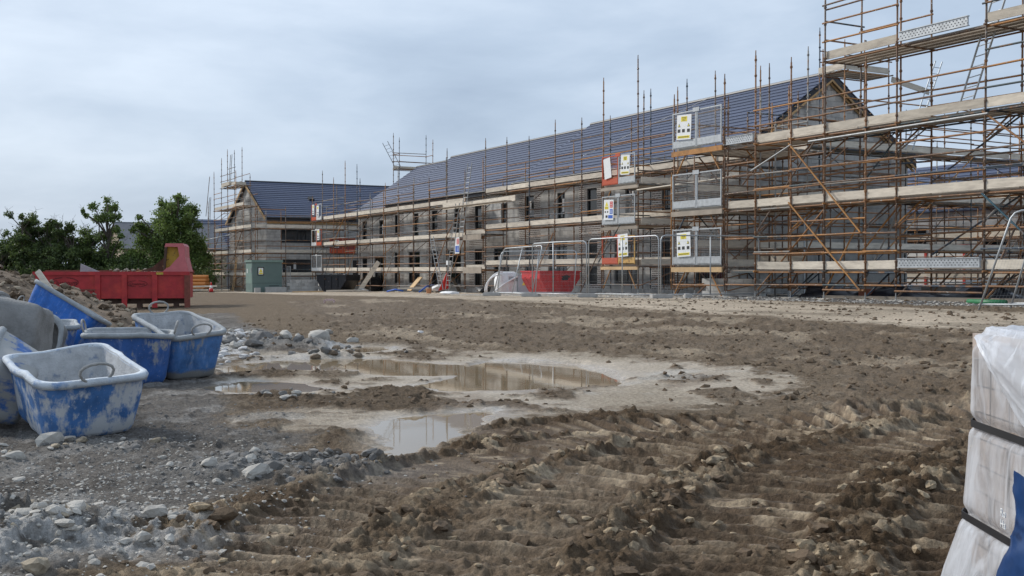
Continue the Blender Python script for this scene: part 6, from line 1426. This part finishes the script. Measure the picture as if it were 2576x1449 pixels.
for nm, a0, b0, a1, b1 in (('near_film', pr0-.02, 3.74, pr0+1.27, 3.74), ('outer_film', pr0+1.27, 3.74, pr0+1.27, pd1+.03)):
    nu, nv = 50, 40; pts = []; lay_ = []
    for i in range(nu):
        for j in range(nv):
            u, v = i/(nu-1), j/(nv-1); w = .02*float(ridged(np.array([u*7+v*2]), np.array([v*2.]), 3, 49)[0]) + .08*float(sstep(.4, 0, v)); o_ = -w if nm == 'near_film' else w
            pts.append(Vector((a0+(a1-a0)*u + (o_ if nm == 'outer_film' else 0), b0+(b1-b0)*u + (o_ if nm == 'near_film' else 0), .012+(ztop-.03)*v))-PO); lay_.append(.05)
    film(nm, pts, nu, nv, lay_)
# loose folded flap of film hanging over the left side
nu, nv = 40, 40; pts = []; lay_ = []
for i in range(nu):
    for j in range(nv):
        u, v = i/(nu-1), j/(nv-1); y = 3.75+.92*u + .22*v*(1-u)*0; low = .42 - .36*abs(u-.55)**1.0*1.6; y = 3.75+.98*u
        dep = max(.02, .40*(1-max(0, (u-.45)/.55)**1.5)); z = ztop - .005 - dep*v - .02*math.sin(u*9)*v
        x = pr0 - .035 - .045*math.sin(v*2.8) - .025*float(ridged(np.array([u*3+v*2]), np.array([v*2-u]), 3, 29)[0]); pts.append(Vector((x, y, z))-PO); lay_.append(.22 + .3*v)
film('loose_flap', pts, nu, nv, lay_)
for zs, dx in ((.80, .013), (.385, .052)):
    mb = MB(); w = .032
    x = pr0-dx-.012
    P_ = [(x, 3.6), (x, pd1-.08), (x+.03, pd1-.02), (pr0+.1, pd1+dx+.016), (pr0+1.3, pd1+dx+.016)]; v = []
    for (a, b) in P_: v += [(a-PO.x, b-PO.y, zs-w/2+.012), (a-PO.x, b-PO.y, zs+w/2+.012)]
    mb.add(v, [(2*i, 2*i+2, 2*i+3, 2*i+1) for i in range(len(P_)-1)]); o = mb.build('strap', M_BLACK, pal, local=True); o.modifiers.new('thickness', 'SOLIDIFY').thickness = .004
M_BLUEF = mat('printed_blue_film', (.012, .05, .16), .35, var=.25, scale=8)
nu, nv = 30, 40; pts = []
for i in range(nu):
    for j in range(nv):
        u, v = i/(nu-1), j/(nv-1); z = .7*v*(.9+.1*u); edge = 4.40+.03*math.sin(v*5.0+.5)-.07*v-.02*math.sin(v*13); y = 3.7+(edge-3.7)*u
        x = pr0-.075-.09*float(sstep(.42, 0, z))-.03*float(ridged(np.array([u*4+v]), np.array([v*4]), 3, 39)[0])-.01*math.sin(v*14); pts.append(Vector((x, y, z+.01))-PO)
o = film('printed_film', pts, nu, nv, [0]*len(pts), M_BLUEF)
for txt, dz in (('Ro', .02), ('Ha', -.025)):
    o = bpy.data.objects.new('film_lettering', text_mesh(txt, .045, M_SIGNW)); link(o, pal); o.location = Vector((pr0-.14, 4.29, .52+dz))-PO; o.rotation_euler = (R(90), 0, R(-90))
# ================================================================== SOIL HEAP, STONES, CLODS
M_SOIL = mat('brown_soil', (.17, .125, .085), .95, var=.35, scale=5, col2=(.11, .08, .055), mixlo=.5, mixhi=.65, bump=.8, bscale=25)
hp = L(-13.6, 25.5); n = 90; v = []; rs_ = np.linspace(-6.5, 6.5, n); A_, B_ = np.meshgrid(rs_, rs_, indexing='ij'); q = np.hypot(A_/5.6, B_/5.2)
hz = 2.3*np.clip(1-q, 0, 1)**.8*(1+.25*fbm(A_*.6, B_*.6, 3, 71)) + np.clip(1-q, 0, .2)*5*(.22*fbm(A_*1.3, B_*1.3, 4, 72)+.10*(ridged(A_*3, B_*3, 4, 73)-.4)) - .15
v = [L(-13.6+a, 25.5+b, z) for a, b, z in zip(A_.ravel(), B_.ravel(), hz.ravel())]
heap = thing('soil_heap', (hp.x, hp.y, 0), 'large brown soil heap at the left behind the tubs', 'soil heap')
mb = MB(); mb.add(v, [(i*n+j, (i+1)*n+j, (i+1)*n+j+1, i*n+j+1) for i in range(n-1) for j in range(n-1)]); mb.build('earth', M_SOIL, heap, True)
rs = random.Random(9); it = []; it2 = []
def hzat(a, b): i = int((a+6.5)/13*(n-1)); j = int((b+6.5)/13*(n-1)); return float(hz[min(max(i, 0), n-1), min(max(j, 0), n-1)])
for _ in range(1500):
    a, b = rs.uniform(-5.4, 5.4), rs.uniform(-5.2, 3.0)
    if math.hypot(a/5.6, b/5.2) > 1.0: continue
    p = L(-13.6+a, 25.5+b); (it if rs.random() < .8 else it2).append((p.x, p.y, hzat(a, b)+.01, rs.choice([.04, .05, .07, .1, .15])*rs.uniform(.7, 1.3)))
o = lumps_joined('soil_clods', it, M_SOIL, parent=heap); M_STN = mat('grey_stone', (.47, .44, .39), .95, var=.25, scale=12, col2=(.33, .31, .28), mixlo=.5, mixhi=.7, bump=.5, bscale=50); M_STT = mat('tan_stone_lump', (.36, .30, .22), .95, var=.3, scale=12, bump=.5, bscale=50); M_STD = mat('dark_grey_lump', (.19, .18, .168), .95, var=.3, scale=10, bump=.6, bscale=50)
lumps_joined('soil_stones', it2, M_STT, parent=heap)
bit('timber_plank', 'pale plank stuck upright in the soil heap', 'plank', L(-10.5, 24.2, 1.5), L(-10.0, 24.0, .9), .12, .05, M_BOARD, up=DAX); bit('timber_plank', 'short pale board lying on the soil heap', 'plank', L(-11.1, 22.6, .85), L(-10.5, 22.2, .78), .25, .05, M_BOARD)
M_PLASTER = mat('white_plaster', (.62, .6, .58), .9, var=.2, scale=10, bump=.6, bscale=30)
single_lump('plaster_lump', 'larger white plaster lump behind the bright blue tub', 'plaster lump', L(-8.0, 21.6, .12), .5, M_PLASTER, 5, (1, .5, .7), 'white plaster lumps'); single_lump('plaster_lump', 'smaller white plaster lump right of the larger one', 'plaster lump', L(-7.15, 21.4, .05), .35, M_PLASTER, 8, (1.2, .6, .6), 'white plaster lumps')
# individual stones
_LM = {}; STN = []
def stone(label, r, d, s_, m, group, k, embed=.3):
    key = (k % 8, m.name)
    if key not in _LM: _LM[key] = mesh_from('stone', LUMPS[k % 8][0], LUMPS[k % 8][1], m)
    o = bpy.data.objects.new('stone', _LM[key]); link(o); STN.append((o, r, d, s_*.7*(.5-embed))); o.scale = (s_, s_*.8, s_*.8); o.rotation_euler = (rs.uniform(-.3, .3), rs.uniform(-.3, .3), rs.uniform(0, 6)); tag(o, label, 'stone', group)
stone('largest grey stone, against the base of the front tub', -3.92, 9.25, .17, M_STN, 'stones by the front tub', 1)
stone('second largest stone, below the largest one at the front tub', -3.95, 8.65, .10, M_STN, 'stones by the front tub', 2)
stone('flat tan stone right of the front tub stones', -3.0, 9.2, .07, M_STT, 'stones by the front tub', 3)
stone('lone pale stone at the end of the dark rubble ridge', -1.42, 8.35, .05, M_STN, 'stones by the front tub', 4); stone('lone rounded stone near the left edge', -3.5, 7.75, .085, M_STN, 'stones by the front tub', 5); stone('tan boulder half buried in the pale rubble patch', -2.72, 6.15, .13, M_STT, 'stones of the pale rubble patch', 6)
stone('big dark lump left in the rubble by the far puddle', -4.95, 21.6, .35, M_STD, 'lumps by the far puddle', 1); stone('big grey lump right in the rubble by the far puddle', -3.9, 21.9, .36, M_STN, 'lumps by the far puddle', 2); stone('small white stone alone on the dark mud', -2.07, 24.6, .10, M_PLASTER, 'lumps by the far puddle', 4)
def scatter(label, group, n, cr, cd, sr, sd_, s0, s1, mats):
    for i in range(n): stone(label, rs.gauss(cr, sr), rs.gauss(cd, sd_), rs.uniform(s0, s1)*rs.choice([.7, .8, 1, 1.2]), mats[i % len(mats)], group, rs.randrange(8))
scatter('fist-sized grey stone scattered along the base of the front tub', 'small stones by the front tub', 34, -3.75, 9.15, .45, .25, .03, .07, [M_STN, M_STN, M_STD, M_STT])
scatter('broken grey stone in the pale rubble patch at lower left', 'broken stones of the rubble patch', 64, -2.75, 6.0, .5, .42, .035, .085, [M_STN, M_STN, M_STN, M_STT])
scatter('dark grey lump in the rubble ridge between tubs and ruts', 'lumps of the dark rubble ridge', 32, -1.75, 8.1, .38, .22, .035, .10, [M_STD, M_STD, M_STN])
scatter('grey stone in the small heap right of the front tub', 'stones of the small heap', 16, -2.62, 12.9, .22, .2, .03, .09, [M_STN, M_STD])
scatter('broken lump in the rubble beside the far puddle', 'rubble beside the far puddle', 36, -4.3, 21.3, .8, .7, .06, .2, [M_STN, M_STD, M_STD])
scatter('white chalky stone beside the tilted tub', 'white chalky stones', 26, -5.0, 19.6, .25, 1.0, .05, .13, [M_PLASTER])
scatter('pale broken block in the rubble bank behind the tilted tub', 'rubble bank behind the tilted tub', 50, -6.0, 23.8, .7, 1.3, .08, .24, [M_STN, M_PLASTER, M_STN, M_STD])
scatter('dark clod in the small heap standing in the puddle', 'clods in the puddle heap', 20, -3.15, 19.2, .3, .25, .06, .16, [M_SOIL, M_STD])
zs_ = ghs([q[1] for q in STN], [q[2] for q in STN])
for (o, r, d, dz), z in zip(STN, zs_): o.location = L(r, d, float(z)+dz)
# gravel and loose clods nobody could count
def field(name, n, fn, m, label, cat, smin, smax, emb=.55, lo=True, chunk=None):
    r = []; d = []
    while len(r) < n:
        a, b = fn(); r.append(a); d.append(b)
    r, d = np.array(r), np.array(d); _, _, z, mk = ground_field(r, d); it = []
    for a, b, c, w, q, pd_, sl_i, isl_i in zip(r, d, z, mk['berm'], mk['rough'], mk['pud'], mk['slur'], mk['isl']):
        if pd_ > .2 or (sl_i > .3 and isl_i < .5 and rs.random() < .93): continue
        s_ = rs.uniform(smin, smax)*rs.choice([.5, .7, 1, 1, 1.4])
        if chunk and rs.random() > chunk(w, q): continue
        p = L(a, b); it.append((p.x, p.y, c + s_*(.5-emb)*.8, s_))
    return lumps_joined(name, it, m, label, cat, lo=lo)
def polar(d0, d1, a0, a1): 
    d = math.exp(rs.uniform(math.log(d0), math.log(d1))); return d*math.tan(R(rs.uniform(a0, a1))), d
M_CLODP = mat('dry_clay_clod', col=(.40, .31, .205), rough=.95, spec=.1, var=.3, scale=20, col2=(.22, .175, .125), mixlo=.48, mixhi=.62, mscale=12, bump=.8, bscale=40); M_CLODD = mat('wet_clay_clod', col=(.14, .10, .066), rough=.85, spec=.15, var=.3, scale=20, bump=.8, bscale=40)
field('dry_clods', 3400, lambda: polar(4.8, 11.5, -20, 26), M_CLODP, 'pale dry clay clods along the wheel ruts', 'clods', .012, .05, lo='clod', emb=.55, chunk=lambda w, q: (.06+.8*w)*q)
field('clay_lumps', 700, lambda: polar(5.0, 11.5, -18, 26), M_CLODP, 'larger torn pale clay lumps on the edges of the wheel ruts', 'clods', .045, .085, lo='big', emb=.5, chunk=lambda w, q: (.04+.75*w)*q)
field('rut_lumps', 350, lambda: polar(5.0, 11.5, -18, 26), M_CLODD, 'larger dark clay lumps between the wheel ruts', 'clods', .05, .10, lo='big', emb=.55, chunk=lambda w, q: (.2+.4*w)*q)
field('wet_clods', 2200, lambda: polar(4.8, 12, -20, 26), M_CLODD, 'dark wet clay clods between the wheel ruts', 'clods', .012, .05, lo='clod', chunk=lambda w, q: (.35+.3*w)*q)
field('far_clods', 8000, lambda: polar(12, 34, -14, 25), M_CLODD, 'dark mud clods on the churned far ground', 'clods', .018, .07, lo='clod', chunk=lambda w, q: .6)
field('gravel', 5000, lambda: (rs.gauss(-2.9, .8), rs.gauss(6.6, 1.3)), M_STN, 'fine grey gravel around the pale rubble patch', 'gravel', .006, .022)
field('crushed_rubble', 420, lambda: (rs.gauss(-2.75, .5), rs.gauss(6.0, .45)), M_STN, 'crushed pale rubble filling the lower left patch', 'rubble', .02, .05)
field('ridge_rubble', 260, lambda: (rs.gauss(-1.75, .4), rs.gauss(8.1, .25)), M_STD, 'crushed dark rubble of the ridge between tubs and ruts', 'rubble', .02, .05)
field('left_gravel', 2600, lambda: (rs.gauss(-3.3, .9), rs.gauss(9.5, 1.6)), M_STD, 'grey gravel around the front tub', 'gravel', .006, .025)
def gfield():
    x, y = rs.uniform(-46, -13), rs.uniform(20.6, 24.5); return SA*x+CA*y, -CA*x+SA*y
field('kerb_gravel', 4200, gfield, M_STN, 'loose grey gravel along the foot of the scaffold', 'gravel', .02, .06)
